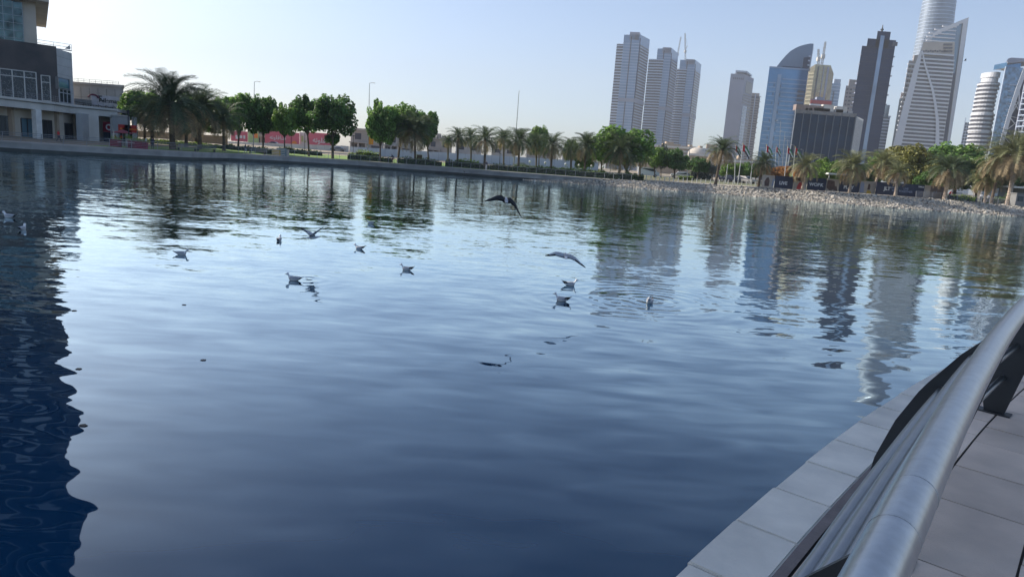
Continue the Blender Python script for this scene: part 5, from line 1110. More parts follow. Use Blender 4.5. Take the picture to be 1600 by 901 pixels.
# ------------------------------------------------------------------ vehicles
def car(label, px, D, kind='suv', m='white', rz=0, name='parked_car', cat='car', wheel_r=.34, dy=0):
    x = at(px, hor(px) + 6, D).x; r = thing(name, label, cat, (x, D, gz(x, D) + .02), rz, 'vehicles behind the lake')
    prof_ = dict(suv=(4.7, 1.85, [(-2.3, .45), (-2.35, .95), (-2.15, 1.02), (-1.95, 1.68), (-1.7, 1.76), (.35, 1.74), (1.05, 1.12), (2.2, .98), (2.35, .75), (2.32, .42)], [(-1.88, 1.08), (-1.72, 1.6), (.3, 1.6), (.85, 1.12)]),
        sedan=(4.5, 1.75, [(-2.2, .4), (-2.25, .9), (-1.5, 1.0), (-.85, 1.42), (.35, 1.42), (1.05, .98), (2.1, .85), (2.25, .6), (2.22, .38)], [(-1.25, 1.0), (-.75, 1.34), (.3, 1.34), (.85, .98)]),
        van=(5.4, 1.95, [(-2.7, .45), (-2.72, 2.2), (-2.5, 2.35), (1.3, 2.33), (2.1, 1.35), (2.65, 1.15), (2.72, .7), (2.7, .42)], [(-2.5, 1.4), (-2.5, 2.05), (1.25, 2.05), (1.75, 1.4)]),
        pickup=(5.1, 1.85, [(-2.5, .5), (-2.52, 1.05), (-.6, 1.08), (-.5, 1.75), (.5, 1.78), (1.1, 1.15), (2.4, 1.05), (2.5, .75), (2.48, .48)], [(-.4, 1.12), (-.38, 1.64), (.45, 1.66), (.9, 1.14)]))[kind]
    L_, Wd, pr_, win = prof_; b = MB(); n = len(pr_); vs = []
    for sgn in (-1, 1):
        for (xx, zz_) in pr_: vs.append((xx, sgn * (Wd / 2 - (.16 if zz_ > 1.3 else 0)), zz_))
    b.add(vs, [tuple(range(n)), tuple(range(2 * n - 1, n - 1, -1))] + [(i, n + i, n + (i + 1) % n, (i + 1) % n) for i in range(n)])
    body = b.build('body', m, r); bv = body.modifiers.new('b', 'BEVEL'); bv.width = .05; bv.segments = 2
    for sgn in (-1, 1):
        b = MB(); y = sgn * (Wd / 2 - .155); b.add([(xx, y + sgn * (.16 if zz_ < 1.3 else .02) , zz_) for xx, zz_ in win] + [(xx, y - sgn * .05, zz_) for xx, zz_ in win], [(0, 1, 2, 3), (7, 6, 5, 4)] + [(i, 4 + i, 4 + (i + 1) % 4, (i + 1) % 4) for i in range(4)]); b.build('side_window', 'glass', r)
    b = MB(); f1, f0 = win[2], win[3]; o_ = .16; b.add([(f0[0] + o_ + .12, -Wd * .42, f0[1]), (f0[0] + o_ + .12, Wd * .42, f0[1]), (f1[0] + o_ + .02, Wd * .36, f1[1]), (f1[0] + o_ + .02, -Wd * .36, f1[1])], [(0, 1, 2, 3)]); b.build('windscreen', 'glass', r)
    for xx in (-L_ * .30, L_ * .31):
        for sgn in (-1, 1):
            b = MB(); b.tube([(xx, sgn * (Wd / 2 - .2), wheel_r), (xx, sgn * (Wd / 2 + .02), wheel_r)], wheel_r, 16); w_ = b.build('wheel', 'rubber', r); b = MB(); b.tube([(xx, sgn * (Wd / 2), wheel_r), (xx, sgn * (Wd / 2 + .03), wheel_r)], wheel_r * .6, 12); b.build('rim', 'gsteel', w_)
    for sgn in (-1, 1):
        b = MB(); b.box((L_ / 2 - .03, sgn * Wd * .36, .78), (.1, .35, .14)); b.build('headlight', 'offw', r); b = MB(); b.box((-L_ / 2 + .02, sgn * Wd * .38, .9), (.08, .2, .22)); b.build('tail_light', 'red', r)
    return r
M['carwhite'] = mat('white_car_paint', (.70, .70, .70), .25, var=.02); M['carnavy'] = mat('navy_car_paint', (.025, .03, .06), .25, var=.05); M['cargrey'] = mat('grey_car_paint', (.20, .23, .27), .3, .3, var=.05); M['carbeige'] = mat('silver_beige_car_paint', (.40, .38, .35), .3, .3, var=.05)
car('white van parked left of the mall trees', 1013, 176, 'van', 'carwhite', -.1, 'parked_van', 'van'); car('white SUV in front of the dark trees', 1061, 188, 'suv', 'carwhite', pi - .15); car('grey car right behind the white SUV', 1072, 192, 'sedan', 'cargrey', 0)
car('dark navy pickup near the curved palm', 1140, 168, 'pickup', 'carnavy', -.8, 'parked_pickup', 'pickup truck', .4); car('silver grey SUV right of the navy pickup', 1165, 168, 'suv', 'carbeige', -.9); car('small white car at the end of the row by the flagpoles', 1181, 176, 'sedan', 'carwhite', -.4); car('dark car between the pickup and silver SUV', 1151, 178, 'sedan', 'carnavy', -.6)
car('blue grey car on the road by the tall dark tree', 528, 212, 'sedan', 'cargrey', pi); car('dark car passing below the pink hoarding', 429, 225, 'sedan', 'carnavy', 0); car('beige car behind the hedge under the leaning lamp palm', 816, 168, 'sedan', 'carbeige', 0)

# ------------------------------------------------------------------ people and bicycles
def person(label, x, y, z, joints, h=1.7, shirt='clothw', legs='denim', rz=0, name='person', hat=None, grp=None):
    # joints: dict name -> (x,y,z) in metres for a 1.7 m figure, x is forward
    J = dict(pelvis=(0, 0, .92), belly=(0, 0, 1.08), chest=(0, 0, 1.3), neck=(0, 0, 1.45), head=(.02, 0, 1.56), crown=(.02, 0, 1.66), ls=(0, .19, 1.40), rs=(0, -.19, 1.40), le=(-.02, .25, 1.12), re=(.02, -.25, 1.12), lh=(.05, .27, .86), rh=(.1, -.27, .86), lk=(.03, .10, .48), rk=(-.02, -.10, .48), lf=(0, .1, .06), rf=(-.05, -.1, .06), lt=(.16, .1, .03), rt=(.11, -.1, .03)); J.update(joints)
    Rd = dict(pelvis=.15, belly=.14, chest=.165, neck=.06, head=.10, crown=.075, ls=.07, rs=.07, le=.048, re=.048, lh=.04, rh=.04, lk=.065, rk=.065, lf=.045, rf=.045, lt=.035, rt=.035)
    nm = list(J); idx = {k: i for i, k in enumerate(nm)}; E_ = [('pelvis', 'belly'), ('belly', 'chest'), ('chest', 'neck'), ('neck', 'head'), ('head', 'crown'), ('chest', 'ls'), ('chest', 'rs'), ('ls', 'le'), ('rs', 're'), ('le', 'lh'), ('re', 'rh'), ('pelvis', 'lk'), ('pelvis', 'rk'), ('lk', 'lf'), ('rk', 'rf'), ('lf', 'lt'), ('rf', 'rt')]
    me = bpy.data.meshes.new('body'); me.from_pydata([J[k] for k in nm], [(idx[a], idx[c]) for a, c in E_], []); o = bpy.data.objects.new('tmp', me); COL.objects.link(o)
    o.modifiers.new('s', 'SKIN'); lay = me.skin_vertices[0].data if me.skin_vertices else None
    if lay is None:
        bm = bmesh.new(); bm.from_mesh(me); bm.verts.layers.skin.verify(); bm.to_mesh(me); bm.free(); lay = me.skin_vertices[0].data
    for i, k in enumerate(nm): lay[i].radius = (Rd[k], Rd[k])
    lay[0].use_root = True; o.modifiers.new('u', 'SUBSURF').levels = 1
    dg = bpy.context.evaluated_depsgraph_get(); ev = o.evaluated_get(dg); me2 = bpy.data.meshes.new_from_object(ev); bpy.data.objects.remove(o)
    me2.materials.clear()
    for mm in (M['skin'], M[shirt], M[legs], M[hat or 'black']): me2.materials.append(mm)
    hz = J['neck'][2]; pz = J['pelvis'][2] + .04
    hands = [Vector(J['lh']), Vector(J['rh'])]; hd = Vector(J['head'])
    lim = [Vector(J[k]) for k in ('lk', 'rk', 'lf', 'rf', 'lt', 'rt', 'pelvis')]; upp = [Vector(J[k]) for k in ('belly', 'chest', 'ls', 'rs', 'le', 're')]
    for p in me2.polygons:
        c = Vector(p.center)
        if (c - hd).length < .17 and c.z > hz: p.material_index = 3 if c.z > J['head'][2] + .03 or c.x < hd.x - .05 else 0
        elif min((c - q).length for q in hands) < .09: p.material_index = 0
        else: p.material_index = 2 if min((c - q).length for q in lim) < min((c - q).length for q in upp) else 1
    for p in me2.polygons: p.use_smooth = True
    o = bpy.data.objects.new(name, me2); COL.objects.link(o); o.location = (x, y, z); o.rotation_euler = (0, 0, rz); s = h / 1.7; o.scale = (s, s, s); return tag(o, label, 'person', grp)
WALK = dict(lk=(.16, .1, .5), lf=(.24, .1, .08), lt=(.38, .1, .06), rk=(-.02, -.1, .48), rf=(-.28, -.1, .12), rt=(-.16, -.1, .04), lh=(-.14, .26, .9), rh=(.24, -.26, .95))
RIDE = dict(pelvis=(-.15, 0, .95), belly=(-.08, 0, 1.1), chest=(.10, 0, 1.3), neck=(.2, 0, 1.42), head=(.26, 0, 1.52), crown=(.26, 0, 1.62), ls=(.12, .18, 1.38), rs=(.12, -.18, 1.38), le=(.3, .22, 1.15), re=(.3, -.22, 1.15), lh=(.48, .2, 1.03), rh=(.48, -.2, 1.03), lk=(.22, .1, .72), rk=(.15, -.1, .52), lf=(.08, .12, .42), rf=(.0, -.12, .16), lt=(.22, .12, .4), rt=(.14, -.12, .14))
def bicycle(label, x, y, z, rz, m='dsteel'):
    r = thing('bicycle', label, 'bicycle', (x, y, z), rz, 'bicycles on the promenade')
    for xx in (-.52, .55): b = MB(); b.tube([(xx + .33 * cos(a), 0, .34 + .33 * sin(a)) for a in np.linspace(0, 2 * pi, 21)], .022, 6); b.build('wheel', 'rubber', r)
    b = MB()
    for a, c in (((-.52, 0, .34), (-.12, 0, .3)), ((-.12, 0, .3), (-.22, 0, .82)), ((-.22, 0, .78), (.36, 0, .82)), ((-.12, 0, .3), (.4, 0, .72)), ((-.52, 0, .34), (-.2, 0, .74)), ((.55, 0, .34), (.38, 0, .92))): b.tube([a, c], .02, 6)
    b.build('frame', m, r); b = MB(); b.tube([(.46, -.25, 1.0), (.38, 0, .95), (.46, .25, 1.0)], .016, 6); b.build('handlebar', 'dsteel', r); b = MB(); b.loft([((-.36, 0, .86), .07, .03), ((-.2, 0, .86), .06, .03), ((-.06, 0, .85), .02, .02)], 8); b.build('saddle', 'black', r); return r
def ground_pt(px, off, path=.02): D = PD(px, off + rockw(at(px, hor(px), 120).x)); x = at(px, hor(px) + 8, D).x; return x, D, gz(x, D) + path
x, y, z = ground_pt(1483, 1.8); rzc = pi * .04; person('cyclist in red top riding on the right path', x, y, z + .02, RIDE, 1.75, 'clothr', 'denim', rzc, hat='clothw'); bicycle('bicycle under the rider in red', x, y, z, rzc)
x, y, z = ground_pt(1486.5, 2.6); bicycle('dark second bicycle just right of the red rider', x + .9, y, z, .5)
x, y, z = ground_pt(614, 2.0); person('cyclist in dark clothes on the middle promenade', x, y, z + .02, RIDE, 1.75, 'denim', 'burg', pi - .1, hat='black'); bicycle('bicycle under the rider in dark clothes', x, y, z, pi - .1, 'gsteel')
x, y, z = ground_pt(383.5, 2.2); person('walker in dark top and pale trousers left of the young tree', x, y, z, WALK, 1.72, 'denim', 'greystone', 0)
x, y, z = ground_pt(702, 3.4); person('dark dressed walker beside the slim palm', x, y, z, WALK, 1.72, 'denim', 'denim', .3)
x, y, z = ground_pt(760, 4.2); person('person in white by the spreading palm trunk', x, y, z, {}, 1.7, 'denim', 'clothw', -1)
for i, (px, off, sh, lg, lb) in enumerate(((1196, 3.5, 'burg', 'denim', 'person in maroon left of the LIVE hoarding'), (1200, 3.9, 'denim', 'denim', 'person in dark clothes beside the one in maroon'), (1532, 3.6, 'clothw', 'denim', 'person in white top behind the right railing'), (1544, 3.8, 'clothw', 'denim', 'second person in white near the low young palm'))):
    x, y, z = ground_pt(px, off); person(lb, x, y, z, WALK if i % 2 else {}, 1.7, sh, lg, -1.2 + i, grp='people on the right shore')
for i, (px, D, sh, lb) in enumerate(((92, 100, 'clothr', 'person in red under the colonnade'), (180, 103, 'burg', 'person in burgundy on the cafe terrace'), (190, 106, 'clothr', 'person in red sitting near the cafe planter'), (228, 101, 'clothw', 'person in white by the terrace end'), (238, 101.5, 'denim', 'person in black right of the one in white'))):
    x = at(px, 222, D).x; person(lb, x, D, gz(x, D) + .02, {} if i % 2 else WALK, 1.68, sh, 'denim', i * 1.3, grp='people on the cafe terrace')

# ------------------------------------------------------------------ cafe terrace and promenade furniture
def planter(label, px, D, w_, m='burg', leafm='lime', hh=.9):
    x = at(px, 225, D).x; r = thing('planter', label, 'planter', (x, D, gz(x, D) + .02), 0, 'terrace planters'); b = MB(); b.boxr(-w_ / 2, w_ / 2, -.25, .25, 0, hh); b.boxr(-w_ / 2 - .05, w_ / 2 + .05, -.3, .3, hh + .002, hh + .08); b.build('box', m, r)
    rnd = random.Random(int(px)); b = MB()
    for i in range(60): a = rnd.uniform(0, 6.28); e = rnd.uniform(.2, 1.4); l_ = rnd.uniform(.3, .9); p = Vector((rnd.uniform(-w_ / 2, w_ / 2), 0, hh)); t_ = p + Vector((cos(a) * cos(e), sin(a) * cos(e), sin(e))) * l_; b.add([p, p + Vector((.05, 0, 0)), t_ + Vector((.03, 0, 0)), t_], [(0, 1, 2, 3)])
    b.build('foliage', leafm, r)
planter('burgundy planter left on the cafe terrace', 181, 99, 1.4); planter('tall pot with bright yellow green plant on the terrace', 201, 101, .6, 'conc', 'lime', 1.2); planter('burgundy planter screen in the middle of the terrace', 212, 99.5, 2.0); planter('burgundy planter screen right on the terrace', 221, 99.8, 1.6)
def cafe_table(label, px, D):
    x = at(px, 228, D).x; r = thing('cafe_table', label, 'table', (x, D, gz(x, D) + .02), 0, 'cafe tables'); b = MB(); b.boxr(-1.0, 1.0, -.4, .4, .72, .76); b.build('tabletop', 'white', r)
    for a, c in ((-.8, -.3), (.8, -.3), (.8, .3), (-.8, .3)): b = MB(); b.tube([(a, c, 0), (a, c, .72)], .03, 6); b.build('leg', 'dsteel', r)
    return r
cafe_table('white long cafe table at the terrace rail', 197, 98.2); cafe_table('white cafe table left of the burgundy screen', 205, 103)
def parasol(label, px, D, h, closed, m):
    x = at(px, 220, D).x; r = thing('parasol', label, 'parasol', (x, D, gz(x, D) + .02), 0, 'cafe parasols'); b = MB(); b.tube([(0, 0, 0), (0, 0, h)], .03, 6); b.build('pole', 'gsteel', r); b = MB(); b.tube([(0, 0, .02), (0, 0, .1)], .3, 12); b.build('base', 'conc', r)
    b = MB()
    if closed: b.tube([(0, 0, h - 1.4), (0, 0, h - .9), (0, 0, h)], [.16, .12, .03], 8)
    else:
        n = 8; vs = [(0, 0, h)] + [(1.5 * cos(2 * pi * i / n), 1.5 * sin(2 * pi * i / n), h - .5) for i in range(n)] + [(0, 0, h - .06)] + [(1.45 * cos(2 * pi * i / n), 1.45 * sin(2 * pi * i / n), h - .58) for i in range(n)]
        b.add(vs, [(0, 1 + i, 1 + (i + 1) % n) for i in range(n)] + [(n + 1, n + 2 + (i + 1) % n, n + 2 + i) for i in range(n)] + [(1 + i, n + 2 + i, n + 2 + (i + 1) % n, 1 + (i + 1) % n) for i in range(n)])
    b.build('canopy', m, r)
parasol('closed cream parasol by the burgundy planter', 178, 101, 2.3, True, 'cream'); parasol('open burgundy parasol with pale trim on the terrace', 192, 105, 2.4, False, 'burg')
c = at(201, 205, 102); r = thing('lamp_post', 'black lamp post in front of the red shop sign', 'lamp post', (c.x, 102, gz(c.x, 102))); hh = at(201, 178, 102).z - gz(c.x, 102); b = MB(); b.tube([(0, 0, 0), (0, 0, .3), (0, 0, hh)], [.16, .08, .06], 8); b.build('pole', 'dsteel', r); b = MB(); b.tube([(0, 0, hh), (0, 0, hh + .5), (0, 0, hh + .6)], [.12, .22, .05], 8); b.build('lantern', 'dsteel', r)
# thin dark lamp posts on the mid lawn
for i, (px, yt) in enumerate(((455, 190), (552, 213), (476, 203), (782, 245))):
    D = PD(px, 14); c = at(px, 230, D); z0 = gz(c.x, D); hh = max(3.2, at(px, yt, D).z - z0); r = thing('garden_lamp', ('thin dark garden lamp left of the white green panel', 'dark garden lamp with round hat on the lawn', 'thin dark garden lamp before the white panel', 'thin garden lamp right of the spreading palm')[i], 'garden lamp', (c.x, D, z0), 0, 'garden lamps'); b = MB(); b.tube([(0, 0, 0), (0, 0, hh)], .05, 6); b.build('pole', 'dsteel', r); b = MB(); b.tube([(0, 0, hh), (0, 0, hh + .12), (0, 0, hh + .2)], [.1, .35, .05], 10); b.build('lamp_head', 'dsteel', r)
def bench(label, px, D, w_=3.0, rz=0):
    x = at(px, 230, D).x; r = thing('bench', label, 'bench', (x, D, gz(x, D) + .02), rz, 'steel benches'); b = MB()
    for i in range(4): b.boxr(-w_ / 2, w_ / 2, -.25 + i * .13, -.16 + i * .13, .42, .46)
    b.build('seat', 'gsteel', r); b = MB()
    for i in range(3): b.boxr(-w_ / 2, w_ / 2, .28, .31, .55 + i * .14, .64 + i * .14)
    b.build('backrest', 'gsteel', r)
    for xx in (-w_ / 2 + .2, w_ / 2 - .2): b = MB(); b.boxr(xx - .03, xx + .03, -.25, .3, 0, .42); b.build('leg', 'dsteel', r)
bench('steel bench left of two on the left promenade', 292, 107); bench('steel bench right of two on the left promenade', 322, 110); bench('steel bench by the hedge near the walker', 402, 124)
def crate(label, px, D, w_, h, m, m2):
    x = at(px, 240, D).x; r = thing('service_box', label, 'service box', (x, D, gz(x, D) + .02), 0, 'boxes by the promenade'); b = MB(); b.boxr(-w_ / 2, w_ / 2, -.5, .5, 0, h); b.build('box', m, r); b = MB()
    for i in range(4): b.boxr(-w_ / 2 - .03, w_ / 2 + .03, -.54, -.5, .1 + i * h / 4, .1 + i * h / 4 + h / 9)
    b.build('slat', m2, r)
crate('yellow slatted box by the young tree', 432, PD(432, 2.6), 1.3, 1.1, 'yel', 'offw'); crate('pale slatted box with teal side on the promenade', 440.5, PD(440, 2.6), 1.6, 1.35, 'teal', 'offw'); crate('short cream pillar box right of the teal box', 448, PD(448, 2.6), .6, 1.2, 'cream', 'conc')
# information board on the middle lawn, white domed posts
c = at(655, 246, PD(655, 11)); r = thing('info_board', 'white framed board with dark picture behind the hedge', 'sign board', (c.x, c.y, gz(c.x, c.y))); b = MB(); b.boxr(-.75, .75, 0, .08, .6, 2.0); b.build('frame', 'white', r); b = MB(); b.boxr(-.5, .6, -.03, -.005, .75, 1.9); b.build('picture', 'brownprint', r)
for xx in (-.7, .7): b = MB(); b.boxr(xx - .04, xx + .04, .1, .18, 0, 1.9); b.build('leg', 'gsteel', r)
for i, px in enumerate((828, 852, 884, 905, 925, 943)):
    D = PD(px, 13); c = at(px, 255, D); z0 = gz(c.x, D); r = thing('globe_lamp', ('leftmost white globe lamp behind the long hedge', 'white globe lamp left of the rounded palm', 'white globe lamp right of the rounded palm', 'white globe lamp left of the feathery palm', 'white globe lamp right of the feathery palm', 'rightmost white globe lamp left of the broad palm')[i], 'garden lamp', (c.x, D, z0), 0, 'white globe lamps behind the hedge'); b = MB(); b.tube([(0, 0, 0), (0, 0, 1.9)], .04, 6); b.build('pole', 'gsteel', r)
    b = MB(); b.tube([(0, 0, 1.85), (0, 0, 1.95), (0, 0, 2.1), (0, 0, 2.25), (0, 0, 2.33)], [.08, .2, .26, .18, .03], 10); b.build('globe', 'white', r, True)
# canopy roofs by the right palms
for (lb, a, c_, D, z_) in (('white flat canopy roof behind the PLAY palm', 1292, 1352, 148, 3.3), ('white canopy roof right of the thick palm trunk', 1577, 1640, 140, 3.4)):
    A = at(a, hor(a), D); B_ = at(c_, hor(c_), D); r = thing('canopy', lb, 'canopy', (A.x, D, gz(A.x, D)), 0, 'white canopies'); b = MB(); b.boxr(0, B_.x - A.x, 0, 4, z_, z_ + .35); b.build('roof', 'white', r)
    for xx in (.4, (B_.x - A.x) / 2, B_.x - A.x - .4): b = MB(); b.boxr(xx - .08, xx + .08, .3, .46, 0, z_); b.build('column', 'conc', r)
    b = MB(); b.boxr(.2, B_.x - A.x - .2, 3.6, 3.8, 0, z_ - .02); b.build('back_wall', 'dconc', r)
c = at(1596, 318, 124); r = thing('service_kiosk', 'dark kiosk at the right picture edge', 'kiosk', (c.x + .5, 126, gz(c.x, 126))); b = MB(); b.boxr(-.2, 1.5, 0, 1.6, 0, 2.2); b.build('body', 'dconc', r); b = MB(); b.boxr(-.3, 1.6, -.15, 1.7, 2.202, 2.35); b.build('roof', 'dconc', r); b = MB(); b.boxr(.1, 1.1, -.04, -.002, .9, 1.8); b.build('hatch', 'glass', r)

# ------------------------------------------------------------------ gulls
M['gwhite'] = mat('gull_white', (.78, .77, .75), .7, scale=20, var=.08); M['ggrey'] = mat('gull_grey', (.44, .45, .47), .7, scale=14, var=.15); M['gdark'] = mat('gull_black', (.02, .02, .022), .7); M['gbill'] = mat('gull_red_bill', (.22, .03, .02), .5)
def wing_quads(b, root, elbow, wrist, tip, chord, mats_, th=.008, tw=.1):
    # thick swept wing through four stations
    st = [(Vector(root), chord), (Vector(elbow), chord * 1.02), (Vector(wrist), chord * .86), (Vector(wrist).lerp(Vector(tip), .6), chord * .48), (Vector(tip), chord * .06)]
    n = 4; vs = []
    for i, (p, c) in enumerate(st):
        for f, t in ((.32, 0), (.1, 1.0), (-.3, .7), (-.68, 0)): vs.append((p.x + f * c, p.y, p.z + th * t * 1.6 + f * c * tw))
        for f, t in ((-.3, -.5), (.1, -.6)): vs.append((p.x + f * c, p.y, p.z + th * t + f * c * tw))
    m = 6
    for i in range(len(st) - 1):
        for j in range(m):
            a, c = i * m + j, i * m + (j + 1) % m; b.add([vs[a], vs[c], vs[c + m], vs[a + m]], [(0, 1, 2, 3)], mats_[2] if i >= 3 or (i == 2 and j == 2) else (mats_[0] if j < 3 else mats_[1]))
    b.add([vs[k] for k in range(m)], [tuple(range(m))], mats_[1])
def gull_body(b, swim=True, headup=.13, neckx=.10):
    if swim: rings = [((-.215, 0, .095), .004, .003), ((-.19, 0, .082), .016, .010), ((-.14, 0, .058), .040, .028), ((-.08, 0, .046), .064, .056), ((-.01, 0, .038), .076, .066), ((.06, 0, .042), .068, .066), ((.10, 0, .058), .046, .052), ((neckx + .012, 0, .088), .036, .042), ((neckx + .022, 0, .115), .033, .034), ((neckx + .038, 0, headup + .012), .037, .035), ((neckx + .066, 0, headup + .010), .028, .026), ((neckx + .082, 0, headup + .002), .010, .010)]
    else: rings = [((-.20, 0, 0), .045, .005), ((-.16, 0, 0), .035, .012), ((-.10, 0, 0), .038, .030), ((-.02, 0, -.003), .050, .045), ((.06, 0, 0), .045, .043), ((.11, 0, .008), .030, .032), ((.15, 0, .014), .028, .028), ((.178, 0, .014), .022, .021), ((.192, 0, .010), .009, .009)]
    vs = []; n = 12
    for (c, a, h_) in rings:
        for j in range(n): t = 2 * pi * j / n; vs.append((c[0], a * cos(t), c[2] + h_ * sin(t)))
    for i in range(len(rings) - 1):
        for j in range(n):
            a, c = i * n + j, i * n + (j + 1) % n; up = 1 <= j <= 4; x = rings[i][0][0]
            mi = 0
            if swim: mi = 2 if x < -.16 else (1 if up and x < .03 else 0)
            else: mi = 1 if (up and -.12 < x < .08) else 0
            b.add([vs[a], vs[c], vs[c + n], vs[a + n]], [(0, 1, 2, 3)], mi)
    b.add(vs[-n:], [tuple(range(n))], 0); b.add(vs[:n], [tuple(range(n - 1, -1, -1))], 2)
    e = rings[-2]; return (rings[-1][0][0], rings[-1][0][2]), e
def weld(o):
    bm = bmesh.new(); bm.from_mesh(o.data); bmesh.ops.remove_doubles(bm, verts=bm.verts, dist=1e-5); bmesh.ops.recalc_face_normals(bm, faces=bm.faces); bm.to_mesh(o.data); bm.free()
def gull(label, px, py, z, heading, swim=True, wings=None, scale=1.0, tw=.15, chord=.145, wtip_up=False, pitch=0, roll=0, headup=.13, dark=False, D=None, bill=True, grp=None):
    p = G(px, py, z) if D is None else at(px, py, D); r = thing('gull', label, 'gull', p, heading, grp or ('gulls on the water' if swim else 'gulls in flight')); r.rotation_euler = (roll, pitch, heading); r.scale = (scale,) * 3
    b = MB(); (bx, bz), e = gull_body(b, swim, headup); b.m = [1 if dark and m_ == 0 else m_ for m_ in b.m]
    if swim:
        for sg_ in (-1, 1):   # folded wing with long primaries
            zt = .118 if wtip_up else .088
            rs = [((.07, sg_ * .055, .055), .012, .03), ((.0, sg_ * .066, .06), .012, .036), ((-.09, sg_ * .055, .072), .011, .026), ((-.17, sg_ * .03, zt * .82), .007, .014), ((-.24, sg_ * .006, zt + .014), .003, .004)]
            vs = []; n = 6
            for (c, a, h_) in rs:
                for j in range(n): t = 2 * pi * j / n; vs.append((c[0], c[1] + a * cos(t), c[2] + h_ * sin(t)))
            for i in range(len(rs) - 1):
                for j in range(n): a, c = i * n + j, i * n + (j + 1) % n; b.add([vs[a], vs[c], vs[c + n], vs[a + n]], [(0, 1, 2, 3)], 2 if i >= 2 and wtip_up or i >= 3 else 1)
            b.add(vs[:n], [tuple(range(n))], 1)
    else:
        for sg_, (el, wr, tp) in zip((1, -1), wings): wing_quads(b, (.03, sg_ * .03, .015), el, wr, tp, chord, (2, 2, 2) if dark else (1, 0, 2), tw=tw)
    bo = b.build('body', ['gwhite', 'ggrey', 'gdark'], r, True); weld(bo)
    b = MB(); b.loft([((bx - .004, 0, bz), .007, .008), ((bx + .02, 0, bz - .002), .004, .005), ((bx + .036, 0, bz - .007), .001, .001)], 6); b.build('bill', 'gbill', r)
    for sg_ in (-1, 1):
        b = MB(); ex, ey, ez = e[0][0] - .012, sg_ * (e[1] * 1.02), e[0][2] + .006; b.loft([((ex - .004, ey, ez), .001, .001), ((ex, ey, ez), .003, .004), ((ex + .004, ey, ez), .001, .001)], 6); b.build('eye', 'gdark', r)
    return r
gull('gull with grey back swimming left beside broken dark reflection', 459, 438, 0, RAD(172), scale=1.05); gull('gull seen from behind small and dark on the left', 436, 376, 0, RAD(95), scale=1.05, headup=.14)
gull('gull with raised black wing tips in the middle', 561, 389, 0, RAD(165), scale=1.0, wtip_up=True); gull('gull with raised wing tips nearest to the middle', 635, 422, 0, RAD(172), scale=1.0, wtip_up=True, headup=.14)
gull('farthest small gull swimming left near bright ripples', 579, 350, 0, RAD(178), scale=1.0); gull('gull swimming right at far left of the row', 284, 398, 0, RAD(10), scale=1.0)
gull('gull swimming right above the pair', 891, 446, 0, RAD(5), scale=1.05, wtip_up=True, headup=.14); gull('white gull facing left making ripples', 877, 470, 0, RAD(160), scale=1.05, wtip_up=True, headup=.14); gull('white gull seen from front inside rings of ripples', 1015, 473, 0, RAD(250), scale=1.1, wtip_up=True, headup=.11)
gull('white gull at the left edge in the dark reflection', 14, 340, 0, RAD(175), scale=1.3); gull('white gull low in the dark reflection near left edge', 35, 359, 0, RAD(100), scale=1.1)
for i, (px, py) in enumerate(((835, 281), (850, 281.5), (1010, 293))): gull(('tiny white gull resting at the foot of the far quay', 'second tiny white gull beside it at the far quay', 'tiny gull on the first rocks')[i], px, py + 2, 0.0 if i < 2 else .3, RAD(20 + 90 * i), scale=1.4)
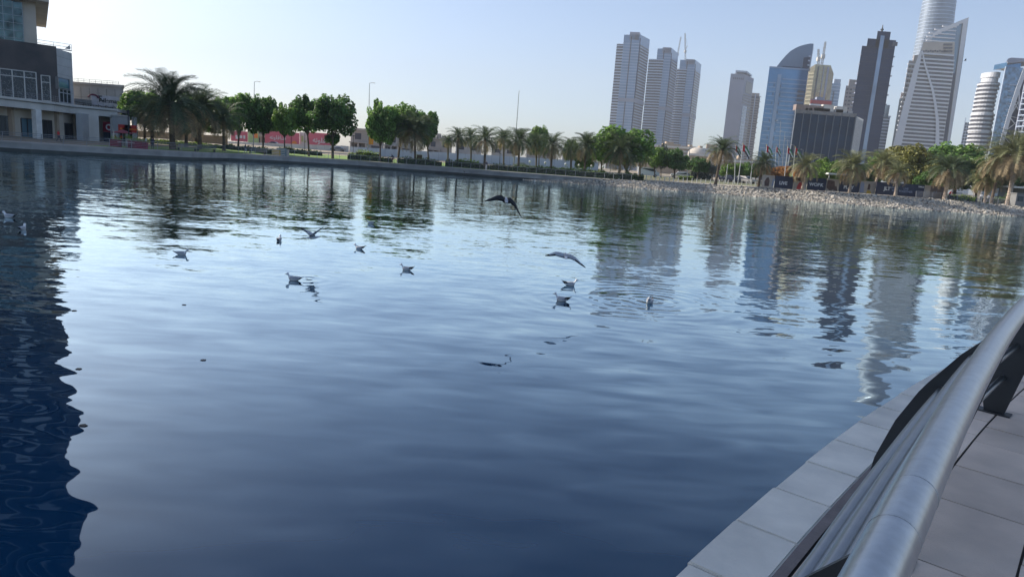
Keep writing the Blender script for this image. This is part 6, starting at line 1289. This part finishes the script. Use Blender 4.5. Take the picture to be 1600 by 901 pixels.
# flying: large bird with its shade put into dark colours, wings arched down, second and third
gull('flying gull with shade-darkened arched wings highest over the lake', 791, 313, 2.19, RAD(96), False, (((.0, .12, .075), (.02, .23, .07), (-.06, .54, -.04)), ((.0, -.10, .035), (.02, -.22, -.07), (-.04, -.43, -.42))), 1.0, dark=True, pitch=RAD(-14), tw=.9, chord=.125)
gull('flying gull with thin bent wings above the swimming pair', 884, 400, 1.03, RAD(90), False, (((.0, .14, .05), (.01, .26, .06), (-.06, .52, -.01)), ((.0, -.12, .02), (.01, -.24, -.04), (-.06, -.52, -.25))), .95, dark=False, pitch=RAD(-12), tw=.8, chord=.115)
gull('gull landing with both wings raised', 489, 371, .68, RAD(22), False, (((.0, .10, .07), (-.08, .18, .14), (-.30, .34, .24)), ((.0, -.10, .08), (.08, -.22, .17), (.26, -.42, .33))), 1.0, pitch=RAD(-4))
# standing dark bird on the quay edge by the slim palm, far dark bird near the towers
g = at(727, 272, PD(727, -.8)); gull('dark bird with white breast flying low along the far quay', 727, 270, 0, RAD(30), False, (((.0, .16, .09), (-.02, .3, .2), (-.1, .42, .30)), ((-.02, -.14, -.06), (-.05, -.24, -.1), (-.17, -.4, -.12))), 1.4, dark=True, D=g.y)
gull('small dark bird flying beside the white slatted tower', 1508, 95, 0, RAD(150), False, (((.0, .2, .09), (-.02, .3, .17), (-.1, .45, .2)), ((-.02, -.2, .09), (-.05, -.3, .15), (-.17, -.45, .16))), 1.0, dark=True, D=100)
# floating leaves near the tower's reflection
for i, (px, py) in enumerate(((116, 485), (123, 576), (130, 664), (318, 562), (288, 476))):
    p = G(px, py, .004); b = MB(); rnd = random.Random(i); n = 8; b.prism([(.045 * cos(2 * pi * k / n) * rnd.uniform(.7, 1.2), .035 * sin(2 * pi * k / n) * rnd.uniform(.7, 1.2)) for k in range(n)], 0, .004); o = b.build('floating_leaf', mat('wet_leaf', (.02, .018, .012), .5)); o.location = p; tag(o, ('dark floating leaf near the top of the tower reflection', 'dark floating leaf middle of three beside the reflection', 'lowest small leaf beside the reflection', 'tiny leaf floating on open water', 'tiny leaf below the gull with the broken reflection')[i], 'leaf', 'floating leaves')

# ------------------------------------------------------------------ haze
if HAZE_DENSITY:
    b = MB(); b.boxr(-3300, 3700, -150, 3400, -1.2, 420); hz_ = b.build('haze', mat('haze_air', (1, 1, 1))); m = bpy.data.materials.new('haze_volume'); m.use_nodes = True; nt = m.node_tree; nt.nodes.remove(nt.nodes['Principled BSDF'])
    pv = nt.nodes.new('ShaderNodeVolumePrincipled'); pv.inputs['Color'].default_value = (*HAZE_COLOR, 1); pv.inputs['Density'].default_value = HAZE_DENSITY; pv.inputs['Anisotropy'].default_value = .0
    nt.links.new(pv.outputs[0], nt.nodes['Material Output'].inputs['Volume']); hz_.data.materials.clear(); hz_.data.materials.append(m); struct(hz_, 'stuff')
